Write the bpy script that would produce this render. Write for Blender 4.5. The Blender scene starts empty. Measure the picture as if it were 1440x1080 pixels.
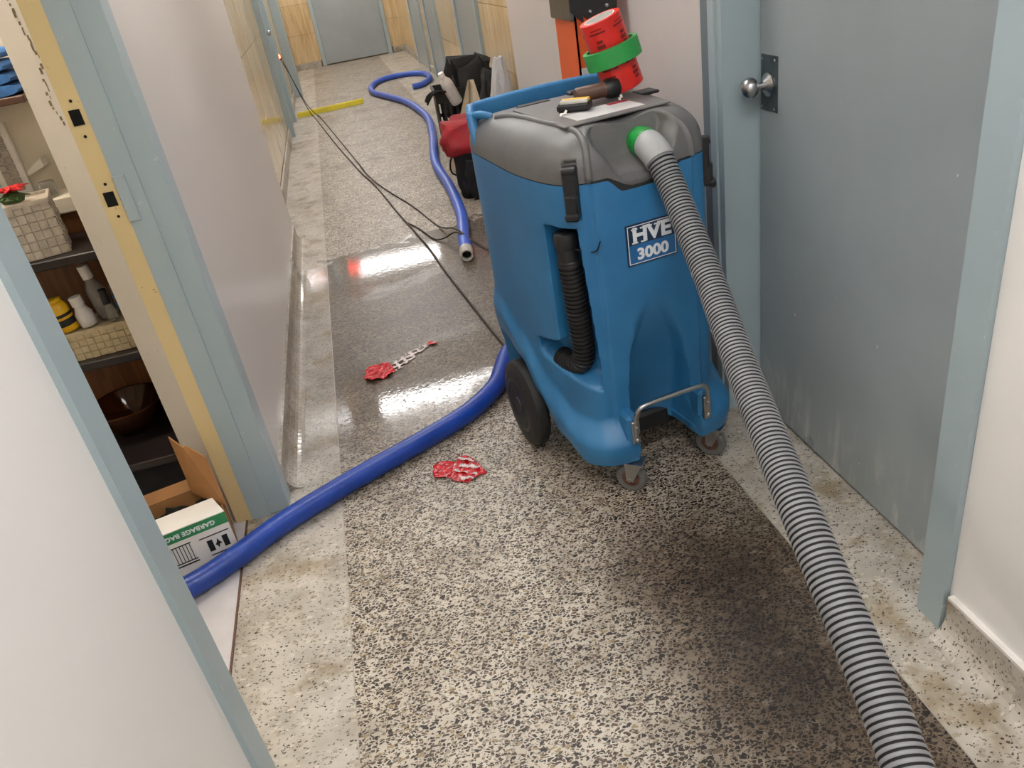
import bpy, math, random
from mathutils import Matrix, Vector
random.seed(7)
PI = math.pi
scene = bpy.context.scene
COL = scene.collection

# ------------------------------------------------------------------ camera
cam_data = bpy.data.cameras.new('camera')
cam = bpy.data.objects.new('camera', cam_data)
COL.objects.link(cam)
cam_data.sensor_width = 36.0
cam_data.lens = 1104.366 / 1440 * 36
cam_data.clip_start = 0.02
Rm = Matrix(((0.96220, 0.24363, -0.12256), (-0.22487, 0.45302, -0.86268), (-0.15465, 0.85764, 0.49069)))
Rm = Rm.to_quaternion().to_matrix()
cam.matrix_world = Matrix.Translation((0, 0, 1.5)) @ Rm.to_4x4()
scene.camera = cam

# ------------------------------------------------------------------ world, exposure
w = bpy.data.worlds.new('world'); scene.world = w
w.use_nodes = True
w.node_tree.nodes['Background'].inputs[0].default_value = (0.9, 0.93, 1.0, 1)
w.node_tree.nodes['Background'].inputs[1].default_value = 0.02
scene.view_settings.view_transform = 'Standard'
scene.view_settings.look = 'None'
scene.view_settings.gamma = 1
scene.view_settings.use_curve_mapping = False
scene.view_settings.exposure = 1.15
LAMP = 9.0          # strength of the fluorescent diffusers

# ------------------------------------------------------------------ materials
def srgb(h):
    h = h.lstrip('#')
    v = [int(h[i:i + 2], 16) / 255 for i in (0, 2, 4)]
    return tuple((c / 12.92 if c <= .04045 else ((c + .055) / 1.055) ** 2.4) for c in v) + (1,)

class NT:
    def __init__(s, name):
        s.m = bpy.data.materials.new(name); s.m.use_nodes = True
        s.t = s.m.node_tree; s.b = s.t.nodes['Principled BSDF']; s.out = s.t.nodes['Material Output']
    def n(s, typ, **kw):
        nd = s.t.nodes.new(typ)
        for k, v in kw.items():
            if k.startswith('i_'):
                key = k[2:]
                key = int(key) if key.isdigit() else key.replace('_', ' ')
                s.put(nd.inputs[key], v)
            else: setattr(nd, k, v)
        return nd
    def put(s, sock, v):
        if hasattr(v, 'is_output') or isinstance(v, bpy.types.NodeSocket): s.t.links.new(v, sock)
        elif isinstance(v, bpy.types.Node): s.t.links.new(v.outputs[0], sock)
        else:
            sock.default_value = v
    def math(s, op, a, b=0.0, c=None, clamp=False):
        nd = s.t.nodes.new('ShaderNodeMath'); nd.operation = op; nd.use_clamp = clamp
        s.put(nd.inputs[0], a); s.put(nd.inputs[1], b)
        if c is not None: s.put(nd.inputs[2], c)
        return nd.outputs[0]
    def mix(s, f, a, b, blend='MIX'):
        nd = s.t.nodes.new('ShaderNodeMix'); nd.data_type = 'RGBA'; nd.blend_type = blend
        s.put(nd.inputs[0], f); s.put(nd.inputs[6], a); s.put(nd.inputs[7], b)
        return nd.outputs[2]
    def mixf(s, f, a, b):
        nd = s.t.nodes.new('ShaderNodeMix'); nd.data_type = 'FLOAT'
        s.put(nd.inputs[0], f); s.put(nd.inputs[2], a); s.put(nd.inputs[3], b)
        return nd.outputs[0]
    def ramp(s, f, lo, hi, a=0.0, b=1.0, smooth=True):
        nd = s.t.nodes.new('ShaderNodeMapRange'); nd.interpolation_type = 'SMOOTHSTEP' if smooth else 'LINEAR'
        s.put(nd.inputs[0], f); s.put(nd.inputs[1], lo); s.put(nd.inputs[2], hi); s.put(nd.inputs[3], a); s.put(nd.inputs[4], b)
        return nd.outputs[0]
    def noise(s, vec, scale, detail=3, rough=.55, dist=0.0):
        nd = s.t.nodes.new('ShaderNodeTexNoise')
        if vec is not None: s.put(nd.inputs['Vector'], vec)
        nd.inputs['Scale'].default_value = scale; nd.inputs['Detail'].default_value = detail
        nd.inputs['Roughness'].default_value = rough; nd.inputs['Distortion'].default_value = dist
        return nd
    def pos(s):
        return s.t.nodes.new('ShaderNodeNewGeometry').outputs['Position']
    def obj(s):
        return s.t.nodes.new('ShaderNodeTexCoord').outputs['Object']
    def scale(s, vec, v):
        nd = s.t.nodes.new('ShaderNodeMapping'); s.put(nd.inputs['Vector'], vec); nd.inputs['Scale'].default_value = v
        return nd.outputs[0]
    def bump(s, h, strength=.3, dist=.002, normal=None):
        nd = s.t.nodes.new('ShaderNodeBump'); s.put(nd.inputs['Height'], h)
        nd.inputs['Strength'].default_value = strength; nd.inputs['Distance'].default_value = dist
        if normal is not None: s.put(nd.inputs['Normal'], normal)
        return nd.outputs[0]
    def set(s, **kw):
        for k, v in kw.items(): s.put(s.b.inputs[k.replace('_', ' ')], v)
        return s.m

def simple(name, col, rough=.5, metal=0.0, var=.12, vscale=14, bump=0.0, bscale=120, coat=0.0, **kw):
    t = NT(name); c = srgb(col); p = t.obj()
    nz = t.noise(p, vscale, 4)
    f = t.ramp(nz.outputs[0], .3, .7)
    dark = tuple(x * (1 - var) for x in c[:3]) + (1,)
    lite = tuple(min(1, x * (1 + var * .6)) for x in c[:3]) + (1,)
    t.set(Base_Color=t.mix(f, dark, lite), Roughness=t.mixf(f, rough * .9, min(1, rough * 1.12)), Metallic=metal)
    if coat: t.set(Coat_Weight=coat, Coat_Roughness=.15)
    if bump:
        t.set(Normal=t.bump(t.noise(p, bscale, 3).outputs[0], bump, .002))
    for k, v in kw.items(): t.set(**{k: v})
    return t.m

def emit(name, col, s):
    t = NT(name); t.set(Base_Color=srgb(col), Emission_Color=srgb(col), Emission_Strength=s)
    return t.m

def glass(name, col, rough=.05, trans=.9, alpha=1.0):
    t = NT(name); t.set(Base_Color=srgb(col), Roughness=rough, Transmission_Weight=trans, IOR=1.35, Alpha=alpha)
    return t.m

def terrazzo(name, matrix, chips, scale, amount, border=False):
    """cream cement with stone chips; optional wet film and grime with shapes of their own"""
    t = NT(name); p = t.pos()
    wob = t.noise(p, 60, 2)
    off = t.n('ShaderNodeVectorMath', operation='MULTIPLY_ADD')
    t.put(off.inputs[0], wob.outputs['Color']); off.inputs[1].default_value = (.012, .012, .012); t.put(off.inputs[2], p)
    pv = off.outputs[0]
    col = t.mix(t.ramp(t.noise(p, 9, 4).outputs[0], .3, .7), matrix[0], matrix[1])
    hgt = None
    for k, (sc, am, chs, inset) in enumerate(chips):
        mp = t.n('ShaderNodeMapping'); t.put(mp.inputs[0], pv); mp.inputs['Location'].default_value = (k * 3.7, k * 1.3, k * .7)
        mp.inputs['Rotation'].default_value = (0, 0, .6 * k + .3)
        mp.inputs['Scale'].default_value = (sc * .8, sc * 1.25, sc)
        v = t.n('ShaderNodeTexVoronoi', feature='F1', voronoi_dimensions='3D'); t.put(v.inputs['Vector'], mp.outputs[0]); v.inputs['Scale'].default_value = 1
        v2 = t.n('ShaderNodeTexVoronoi', feature='DISTANCE_TO_EDGE', voronoi_dimensions='3D'); t.put(v2.inputs['Vector'], mp.outputs[0]); v2.inputs['Scale'].default_value = 1
        sep = t.n('ShaderNodeSeparateColor'); t.put(sep.inputs[0], v.outputs['Color'])
        pick = t.math('LESS_THAN', sep.outputs[0], am)
        edge = t.ramp(v2.outputs[0], inset, inset + .07)
        m = t.math('MULTIPLY', pick, edge)
        cc = t.n('ShaderNodeValToRGB'); t.put(cc.inputs[0], sep.outputs[1])
        cr = cc.color_ramp; cr.interpolation = 'CONSTANT'
        while len(cr.elements) < len(chs): cr.elements.new(.5)
        for i, c in enumerate(chs):
            cr.elements[i].position = i / len(chs); cr.elements[i].color = srgb(c)
        col = t.mix(m, col, cc.outputs[0])
    xyz = t.n('ShaderNodeSeparateXYZ'); t.put(xyz.inputs[0], p)
    X, Y = xyz.outputs[0], xyz.outputs[1]
    big = t.noise(p, 2.2, 4, .6); big2 = t.noise(p, 5.5, 4, .65, .6); fine = t.noise(p, 26, 4, .7)
    # wet film left by the spill: a band across the corridor
    d1 = t.math('ADD', Y, t.math('MULTIPLY', big2.outputs[0], .55))
    d1 = t.math('ADD', d1, t.math('MULTIPLY', X, -.25))
    wet = t.math('MULTIPLY', t.ramp(d1, 2.62, 3.0), t.ramp(d1, 4.98, 4.92))
    between = t.math('MULTIPLY', t.ramp(d1, 3.25, 3.5), t.ramp(d1, 4.35, 4.15))
    film = t.math('MULTIPLY', wet, t.math('SUBTRACT', 1.0, t.math('MULTIPLY', between, .85)))
    film = t.math('MULTIPLY', film, t.ramp(t.noise(p, 55, 4, .7).outputs[0], .38, .46, .08, 1.0))
    # brownish soiling: along the right-hand hose, around the machine and in old traffic patches; blob is a separate darker oval
    g1 = t.math('ADD', X, t.math('MULTIPLY', big.outputs[0], .5))
    soil = t.math('MULTIPLY', t.ramp(g1, .42, .80), t.ramp(g1, 1.32, 1.08))
    soil = t.math('MULTIPLY', soil, t.ramp(Y, 1.95, 1.45))
    soil = t.math('MULTIPLY', soil, t.ramp(fine.outputs[0], .2, .5, .5, 1.0))
    ex = t.math('MULTIPLY', t.math('SUBTRACT', X, .66), 5.5); ey = t.math('MULTIPLY', t.math('SUBTRACT', Y, 1.16), 2.3)
    blob = t.math('SQRT', t.math('ADD', t.math('MULTIPLY', ex, ex), t.math('MULTIPLY', ey, ey)))
    blob = t.ramp(t.math('ADD', blob, t.math('MULTIPLY', big2.outputs[0], .6)), 1.3, .45)
    patch = t.math('MULTIPLY', t.ramp(big.outputs[0], .50, .72), .55)
    rust = t.math('MULTIPLY', t.ramp(t.noise(p, 1.6, 4, .6).outputs[0], .56, .72), t.ramp(Y, 4.6, 5.6))
    col = t.mix(t.math('MULTIPLY', patch, .8), col, srgb('#8d7a5e'), 'MULTIPLY')
    col = t.mix(t.math('MULTIPLY', rust, .5), col, srgb('#c8a878'), 'MULTIPLY')
    if not border:
        col = t.mix(t.math('MULTIPLY', soil, .86), col, srgb('#6d5a42'), 'MULTIPLY')
        col = t.mix(t.math('MULTIPLY', blob, .6), col, srgb('#54442f'), 'MULTIPLY')
    else:
        yel = t.math('MULTIPLY', t.ramp(t.noise(p, 6, 4, .6).outputs[0], .5, .68), .6)
        col = t.mix(yel, col, srgb('#b79d66'), 'MULTIPLY')
    # water darkens the cement and lies on top as a film
    wk = wet if not border else t.math('MULTIPLY', wet, .55)
    fk = film if not border else t.math('MULTIPLY', film, .9)
    col = t.mix(t.math('MULTIPLY', wk, .8), col, srgb('#6e5a42'), 'MULTIPLY')
    rip = t.bump(t.noise(p, 42, 3, .6).outputs[0], .10, .0022)
    t.set(Base_Color=col, Roughness=t.mixf(fine.outputs[0], .34, .6) , Coat_Roughness=t.mixf(fk, .3, .03), Coat_Weight=t.mixf(fk, .08, 1.0), Coat_IOR=1.6, Specular_IOR_Level=.4)
    t.put(t.b.inputs['Coat Normal'], rip)
    t.put(t.b.inputs['Normal'], t.bump(fine.outputs[0], .12, .001))
    return t.m

def stone(name):
    t = NT(name); p = t.pos()
    g = t.noise(t.scale(p, (14, 14, 1.2)), 1.0, 5, .6, .8)
    g2 = t.noise(t.scale(p, (60, 60, 3)), 1.0, 3)
    c = t.mix(t.ramp(g.outputs[0], .3, .7), srgb('#e3d0ab'), srgb('#cbb186'))
    c = t.mix(t.ramp(g2.outputs[0], .45, .75, 0, .4), c, srgb('#9c8058'))
    oi = t.n('ShaderNodeObjectInfo')
    c = t.mix(t.math('MULTIPLY', oi.outputs['Random'], .35), c, srgb('#cdb083'), 'MULTIPLY')
    return t.set(Base_Color=c, Roughness=.16, Specular_IOR_Level=.55)

def paint(name, col, rough=.4, mott=.05, chip=None):
    t = NT(name); p = t.pos()
    c = srgb(col)
    nz = t.noise(p, 2.5, 4)
    base = t.mix(t.ramp(nz.outputs[0], .3, .7), tuple(x * (1 - mott) for x in c[:3]) + (1,), c)
    if chip:
        ch = t.ramp(t.noise(p, 24, 5, .75).outputs[0], .66, .69)
        base = t.mix(t.math('MULTIPLY', ch, .7), base, srgb(chip))
    bp = t.bump(t.noise(p, 55, 4, .6).outputs[0], .10, .002)
    return t.set(Base_Color=base, Roughness=t.mixf(nz.outputs[0], rough * .8, rough * 1.2), Normal=bp)

M = {}
DARKCH = ['#33261b', '#221913', '#46362a', '#1a1411', '#54412f', '#382a20', '#634e3a', '#281e17']
M['terrazzo'] = terrazzo('terrazzo', (srgb('#c4bbad'), srgb('#aba193')),
    [(105, .70, DARKCH, .10), (80, .40, ['#2a211b', '#4b3a2c', '#8f7d5e', '#8d8478', '#1f1a16'], .12), (200, .40, ['#54473a', '#8c7c68', '#3a3028'], .10)], 80, .4)
M['terrazzo_border'] = terrazzo('terrazzo_border', (srgb('#c0bab0'), srgb('#a69f94')),
    [(170, .25, ['#6d6254', '#4e453a', '#8d8272', '#3a332c'], .1), (90, .18, ['#c6bfb3', '#a09686', '#bab2a4'], .06)], 80, .4, True)
M['stone'] = stone('stone')
M['grout'] = simple('grout', '#8b7a5e', .8)
M['wall_white_shaded'] = paint('wall_white_shaded', '#cdc7c3', .30, .05)  # same white wall, with the weaker light put into a darker colour
M['wall_white_lit'] = paint('wall_white_lit', '#edeae7', .45, .03)  # brighter copy of that white, for the better-lit near walls
M['ceiling'] = simple('ceiling', '#e4e2dc', .8)
M['blue_paint'] = paint('blue_paint', '#a4b4b9', .34, .07, None)
M['blue_chipped'] = paint('blue_chipped', '#a4b4b9', .34, .07, '#cfcdc8')
M['door_paint'] = paint('door_paint', '#9ca5a8', .30, .10, None)
def door_scuffed():
    t = NT('door_scuffed'); p = t.pos(); c = srgb('#9ca5a8')
    nz = t.noise(p, 2.0, 4)
    base = t.mix(t.ramp(nz.outputs[0], .3, .7), tuple(x * .86 for x in c[:3]) + (1,), c)
    xyz = t.n('ShaderNodeSeparateXYZ'); t.put(xyz.inputs[0], p)
    st = t.noise(t.scale(p, (8, 16, 3.5)), 1.0, 5, .65, .4)
    low = t.ramp(xyz.outputs[2], .30, .02)
    m = t.math('MULTIPLY', t.ramp(st.outputs[0], .46, .70), low)
    base = t.mix(t.math('MULTIPLY', m, .75), base, srgb('#c9cac6'))
    dots = t.ramp(t.noise(p, 30, 3, .6).outputs[0], .745, .76)
    base = t.mix(t.math('MULTIPLY', dots, .8), base, srgb('#d9dad6'))
    return t.set(Base_Color=base, Roughness=t.mixf(nz.outputs[0], .24, .36), Normal=t.bump(t.noise(p, 50, 3).outputs[0], .06, .002))
M['door_scuffed'] = door_scuffed()
M['dark_blue_grey'] = paint('dark_blue_grey', '#6f7c83', .5)
M['yellow_paint'] = paint('yellow_paint', '#dcc592', .4, .10, '#7d5a35')
M['cream_paint'] = paint('cream_paint', '#d6d1c9', .45, .08, '#9a8f78')
M['white_caulk'] = simple('white_caulk', '#dad6d0', .6, bump=.6, bscale=60)
M['black_hole'] = simple('black_hole', '#0b0908', .9)
M['steel'] = simple('steel', '#b4b5b6', .3, 1.0, .06, 20)
M['steel_dark'] = simple('steel_dark', '#6f7476', .32, 1.0, .25, 30)
M['closet_cream'] = paint('closet_cream', '#e2dac8', .6, .08)
M['wood'] = None
def wood(name, a, b, sc=(3, 40, 40), rough=.45):
    t = NT(name); p = t.obj()
    g = t.noise(t.scale(p, sc), 1.0, 5, .6, 1.2)
    return t.set(Base_Color=t.mix(t.ramp(g.outputs[0], .3, .7), srgb(a), srgb(b)), Roughness=rough)
M['wood'] = wood('wood', '#8a5c34', '#6a4226', (30, 30, 3))
M['shelf_black'] = simple('shelf_black', '#231d1d', .35, 0, .2)
M['marble'] = simple('marble', '#c9c6c8', .35, 0, .14, 5)

def machine_blue():
    t = NT('polyethylene_blue'); p = t.obj()
    nz = t.noise(p, 6, 4); fine = t.noise(p, 180, 2)
    c = t.mix(t.ramp(nz.outputs[0], .3, .7), srgb('#2a6c9d'), srgb('#3277a9'))
    sc = t.noise(t.scale(p, (6, 6, 50)), 1.5, 6, .8, 2.0)
    c = t.mix(t.ramp(sc.outputs[0], .70, .74, 0, .5), c, srgb('#86bddd'))
    return t.set(Base_Color=c, Roughness=t.mixf(nz.outputs[0], .34, .46), Normal=t.bump(fine.outputs[0], .08, .001))
M['machine_blue'] = machine_blue()
def machine_grey():
    t = NT('polyethylene_grey'); p = t.obj()
    nz = t.noise(p, 7, 5, .65)
    c = t.mix(t.ramp(nz.outputs[0], .3, .7), srgb('#5d5c5d'), srgb('#6f6d6b'))
    sc = t.noise(t.scale(p, (30, 8, 8)), 1.8, 6, .8, 2.5)
    c = t.mix(t.ramp(sc.outputs[0], .69, .73, 0, .45), c, srgb('#b5b2ac'))
    return t.set(Base_Color=c, Roughness=t.mixf(nz.outputs[0], .36, .5), Normal=t.bump(t.noise(p, 150, 2).outputs[0], .08, .001))
M['machine_grey'] = machine_grey()
M['black_plastic'] = simple('black_plastic', '#1c1c1e', .42, 0, .25)
M['black_rubber'] = simple('black_rubber', '#232322', .6, 0, .2, 30)
M['grey_rubber'] = simple('grey_rubber', '#6b6a69', .55, 0, .15, 30)
M['hose_grey'] = simple('hose_grey', '#828386', .42, 0, .08, 20)
M['hose_groove'] = simple('hose_groove', '#1a1a1c', .7)
M['cuff_grey'] = simple('cuff_grey', '#a5a6a6', .42, 0, .06)
M['green_tape'] = simple('green_tape', '#2e9a4b', .5, 0, .08, 30)
M['green_wrap'] = simple('green_wrap', '#12953a', .3, 0, .2, 60, .6, 80)
M['blue_hose'] = simple('blue_hose', '#163f9c', .34, 0, .12, 8)
M['blue_hose_far'] = simple('blue_hose_far', '#3f63c8', .38, 0, .1, 8)
M['cuff_pale'] = simple('cuff_pale', '#b9b4a8', .5)
M['cord'] = simple('cord', '#3a332d', .55)
M['red_tape'] = simple('red_tape', '#d8281f', .32, 0, .12, 30)
M['red_print'] = simple('red_print', '#7a1210', .4)
M['paper_white'] = simple('paper_white', '#e6e2da', .7)
M['red_scrap'] = simple('red_scrap', '#c01420', .22, 0, .3, 40, .5, 60)
M['clear_scrap'] = simple('clear_scrap', '#d9c9c6', .2, 0, .2, 40, .5, 60)
M['orange'] = simple('orange_fibreglass', '#d9561d', .42, 0, .1, 8)
M['yellow_level'] = simple('yellow_level', '#eadb45', .4, 0, .1, 10)
M['red_fabric'] = simple('red_fabric', '#9a1c26', .75, 0, .2, 12, .4, 60)
M['black_fabric'] = simple('black_fabric', '#151415', .8, 0, .3, 14, .5, 50)
M['black_crate'] = simple('black_crate', '#191919', .45)
M['cream_board'] = simple('cream_board', '#c9bda6', .7)
M['bottle_white'] = simple('bottle_white', '#dcd8d6', .35)
M['cap_white'] = simple('cap_white', '#ece9e4', .4)
M['cardboard'] = simple('cardboard', '#a9794a', .8, 0, .12, 10)
M['box_white'] = simple('box_white', '#e9e6e1', .55, 0, .03)
M['box_green'] = simple('box_green', '#2f8a55', .5)
M['ink'] = simple('ink', '#17171a', .6)
M['label_dark'] = simple('label_dark', '#1c2f4d', .35, 0, .3, 12)
M['label_blue'] = simple('label_blue', '#2b6aa3', .35)
M['label_white'] = simple('label_white', '#e6e9ee', .35, 0, .02)
M['sticker'] = simple('sticker', '#c9c6c4', .5)
M['basket_pale'] = simple('basket_pale', '#c4b491', .7, 0, .15, 40)
M['basket_white'] = simple('basket_white', '#bdb3a4', .7, 0, .2, 40)
M['towel'] = simple('towel', '#3f74b5', .9, 0, .2, 40, .8, 150)
M['yellow_bottle'] = simple('yellow_bottle', '#e2b21a', .4)
M['clear_plastic'] = glass('clear_plastic', '#dad9d2', .12, .75)
M['amber_glass'] = glass('amber_glass', '#7a4a28', .05, .85)
M['jar_dark'] = simple('jar_dark', '#352a24', .2)
M['red_flower'] = simple('red_flower', '#c81f22', .6)
M['leaf'] = simple('leaf', '#3f5a2c', .6)
M['mosaic_grey'] = simple('mosaic_grey', '#a39a90', .5)
M['pale_blue'] = simple('pale_blue', '#b9cdd8', .4)
M['shelf_brown'] = wood('shelf_brown', '#6b4a3a', '#4e352a')
def plastic_film():
    t = NT('plastic_film'); p = t.obj()
    b = t.bump(t.noise(p, 22, 5, .7, 1.5).outputs[0], .9, .01)
    return t.set(Base_Color=srgb('#dfdedd'), Roughness=.18, Transmission_Weight=.35, IOR=1.2, Normal=b)
M['film'] = plastic_film()
M['led_red'] = emit('led_red', '#ff3a22', 18)
M['exit_red'] = emit('exit_red', '#ff2010', 9)
def lampmat():
    t = NT('lamp_diffuser'); t.set(Base_Color=(1, 1, 1, 1), Emission_Color=(1.0, .985, .97, 1), Emission_Strength=LAMP)
    return t.m
M['lamp'] = lampmat()
M['bulb'] = emit('bulb_glow', '#fff4e6', 150)
M['lamp_body'] = simple('lamp_body', '#e6e6e2', .5)

# ------------------------------------------------------------------ mesh helpers
class MB:
    def __init__(s): s.v = []; s.f = []; s.mi = []
    def add(s, vs, fs, mi=0):
        o = len(s.v); s.v += [tuple(v) for v in vs]
        for f in fs: s.f.append(tuple(i + o for i in f)); s.mi.append(mi)
        return s
    def box(s, x0, x1, y0, y1, z0, z1, mi=0, bev=0.0):
        if bev <= 0:
            vs = [(x, y, z) for x in (x0, x1) for y in (y0, y1) for z in (z0, z1)]
            return s.add(vs, [(0, 1, 3, 2), (4, 6, 7, 5), (0, 4, 5, 1), (2, 3, 7, 6), (0, 2, 6, 4), (1, 5, 7, 3)], mi)
        b = bev; vs = []; idx = {}
        for ix, x in enumerate((x0, x1)):
            for iy, y in enumerate((y0, y1)):
                for iz, z in enumerate((z0, z1)):
                    sx, sy, sz = (1, -1)[ix], (1, -1)[iy], (1, -1)[iz]
                    for a in range(3):
                        q = [x + sx * b, y + sy * b, z + sz * b]
                        q[a] = (x, y, z)[a]
                        idx[(ix, iy, iz, a)] = len(vs); vs.append(tuple(q))
        fs = []
        I = lambda i, j, k, a: idx[(i, j, k, a)]
        for i in (0, 1):
            q = [I(i, 0, 0, 0), I(i, 1, 0, 0), I(i, 1, 1, 0), I(i, 0, 1, 0)]; fs.append(q if i else q[::-1])
            q = [I(0, i, 0, 1), I(0, i, 1, 1), I(1, i, 1, 1), I(1, i, 0, 1)]; fs.append(q if i else q[::-1])
            q = [I(0, 0, i, 2), I(1, 0, i, 2), I(1, 1, i, 2), I(0, 1, i, 2)]; fs.append(q if i else q[::-1])
        for i in (0, 1):
            for j in (0, 1):
                q = [I(i, j, 0, 0), I(i, j, 1, 0), I(i, j, 1, 1), I(i, j, 0, 1)]; fs.append(q)
                q = [I(i, 0, j, 0), I(i, 1, j, 0), I(i, 1, j, 2), I(i, 0, j, 2)]; fs.append(q)
                q = [I(0, i, j, 1), I(1, i, j, 1), I(1, i, j, 2), I(0, i, j, 2)]; fs.append(q)
                for k in (0, 1):
                    fs.append([I(i, j, k, 0), I(i, j, k, 1), I(i, j, k, 2)])
        return s.add(vs, fs, mi)
    def loft(s, rings, cap0=True, cap1=True, closed=True, mi=0, mif=None):
        n = len(rings[0]); vs = [p for r in rings for p in r]; o = len(s.v)
        s.v += [tuple(v) for v in vs]
        for i in range(len(rings) - 1):
            m = mif(i) if mif else mi
            for j in range(n if closed else n - 1):
                k = (j + 1) % n
                s.f.append((o + i * n + j, o + i * n + k, o + (i + 1) * n + k, o + (i + 1) * n + j)); s.mi.append(m)
        if cap0: s.f.append(tuple(o + j for j in range(n - 1, -1, -1))); s.mi.append(mi)
        if cap1: s.f.append(tuple(o + (len(rings) - 1) * n + j for j in range(n))); s.mi.append(mi)
        return s
    def tube(s, pts, r, n=12, cap=True, mi=0, mif=None):
        pts = [Vector(p) for p in pts]; N = len(pts)
        rs = r if isinstance(r, (list, tuple)) else [r] * N
        T = [(pts[min(i + 1, N - 1)] - pts[max(i - 1, 0)]).normalized() for i in range(N)]
        a = Vector((0, 0, 1)) if abs(T[0].z) < .9 else Vector((1, 0, 0))
        u = T[0].cross(a).normalized(); rings = []
        for i in range(N):
            u = (u - T[i] * u.dot(T[i])).normalized(); v = T[i].cross(u)
            rings.append([pts[i] + (u * math.cos(2 * PI * j / n) + v * math.sin(2 * PI * j / n)) * rs[i] for j in range(n)])
        return s.loft(rings, cap, cap, True, mi, mif)
    def lathe(s, prof, c=(0, 0, 0), axis='z', n=24, mi=0, cap=True):
        rings = []
        for (r, h) in prof:
            ring = []
            for j in range(n):
                a = 2 * PI * j / n; x, y = r * math.cos(a), r * math.sin(a)
                if axis == 'z': q = (c[0] + x, c[1] + y, c[2] + h)
                elif axis == 'x': q = (c[0] + h, c[1] + x, c[2] + y)
                else: q = (c[0] + y, c[1] + h, c[2] + x)
                ring.append(q)
            rings.append(ring)
        return s.loft(rings, cap, cap, True, mi)
    def xf(s, m):
        s.v = [tuple(m @ Vector(v)) for v in s.v]; return s
    def obj(s, name, mat, parent=None, smooth=False, ang=None):
        me = bpy.data.meshes.new(name); me.from_pydata(s.v, [], s.f)
        mats = mat if isinstance(mat, (list, tuple)) else [mat]
        for m in mats: me.materials.append(M[m] if isinstance(m, str) else m)
        if len(mats) > 1: me.polygons.foreach_set('material_index', s.mi)
        if smooth:
            me.polygons.foreach_set('use_smooth', [True] * len(me.polygons))
            if ang is None: ang = 40
            me.update()
            import bmesh
            bm = bmesh.new(); bm.from_mesh(me)
            bmesh.ops.recalc_face_normals(bm, faces=bm.faces)
            for e in bm.edges:
                if len(e.link_faces) == 2 and e.calc_face_angle(0) > math.radians(ang): e.smooth = False
            bm.to_mesh(me); bm.free()
        else:
            import bmesh
            bm = bmesh.new(); bm.from_mesh(me); bmesh.ops.recalc_face_normals(bm, faces=bm.faces); bm.to_mesh(me); bm.free()
        me.update()
        o = bpy.data.objects.new(name, me); COL.objects.link(o)
        if parent: o.parent = parent
        return o

def empty(name, loc=(0, 0, 0), rz=0.0):
    o = bpy.data.objects.new(name, None); COL.objects.link(o); o.location = loc; o.rotation_euler = (0, 0, rz)
    o.empty_display_size = .05
    return o
def tag(o, label, cat, group=None):
    o['label'] = label; o['category'] = cat
    if group: o['group'] = group
    return o
def struct(o, label=None):
    o['kind'] = 'structure'
    if label: o['label'] = label
    return o
def text_mesh(name, s, size, mat, parent, mw, bold=0.0, extrude=.0004, align='CENTER', sx=1.0):
    cu = bpy.data.curves.new(name + '_txt', 'FONT'); cu.body = s; cu.size = size; cu.extrude = extrude; cu.offset = bold
    cu.align_x = align; cu.align_y = 'CENTER'; cu.resolution_u = 3
    tmp = bpy.data.objects.new(name + '_tmp', cu); COL.objects.link(tmp)
    dg = bpy.context.evaluated_depsgraph_get()
    me = bpy.data.meshes.new_from_object(tmp.evaluated_get(dg))
    bpy.data.objects.remove(tmp)
    me.name = name; me.materials.clear(); me.materials.append(M[mat])
    me.transform(mw @ Matrix.Scale(sx, 4, (1, 0, 0)))
    o = bpy.data.objects.new(name, me); COL.objects.link(o)
    if parent: o.parent = parent
    return o
def smooth_path(P, step=.02):
    """Catmull-Rom through the points, resampled evenly"""
    P = [Vector(p) for p in P]; Q = []
    for i in range(len(P) - 1):
        a = P[i - 1] if i else P[0] * 2 - P[1]; b, c = P[i], P[i + 1]; d = P[i + 2] if i + 2 < len(P) else P[-1] * 2 - P[-2]
        for k in range(24):
            t = k / 24
            Q.append(.5 * ((2 * b) + (c - a) * t + (2 * a - 5 * b + 4 * c - d) * t * t + (3 * b - a - 3 * c + d) * t ** 3))
    Q.append(P[-1]); out = [Q[0]]; acc = 0.0
    for i in range(1, len(Q)):
        seg = (Q[i] - Q[i - 1]).length; pos = 0.0
        while acc + seg - pos >= step:
            pos += step - acc; acc = 0.0
            out.append(Q[i - 1].lerp(Q[i], pos / seg))
        acc += seg - pos
    return out
def sm(a, b, x):
    t = max(0., min(1., (x - a) / (b - a))); return t * t * (3 - 2 * t)

# ================================================================== SETTING
XL, XR = -.497, 1.027           # painted corridor walls
XLS, XRS = -.61, 1.37           # stone-clad walls further on
YL, YR = 5.18, 4.76             # where the painted walls end
YF = 15.5; ZC = 2.55; YB = -3.0

fl = struct(MB().box(-.31, .86, YB, YF, -.06, 0).obj('floor', 'terrazzo'), 'speckled terrazzo corridor floor, wet in the middle')
MB().box(XLS - .1, -.313, YB, YF, -.06, 0).obj('border_strip', 'terrazzo_border', fl)
MB().box(.863, XRS + .1, YB, YF, -.06, 0).obj('border_strip', 'terrazzo_border', fl)
for x in (-.313, .86):
    MB().box(x, x + .003, YB, YF, -.06, .0006).obj('divider_strip', 'mosaic_grey', fl)

struct(MB().box(-2.2, 1.6, YB, YF + .2, ZC, ZC + .1).obj('ceiling', 'ceiling'))
struct(MB().box(-2.2, 1.6, YB - .1, YB, -.06, ZC).obj('wall_back', 'wall_white_lit'))

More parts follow.
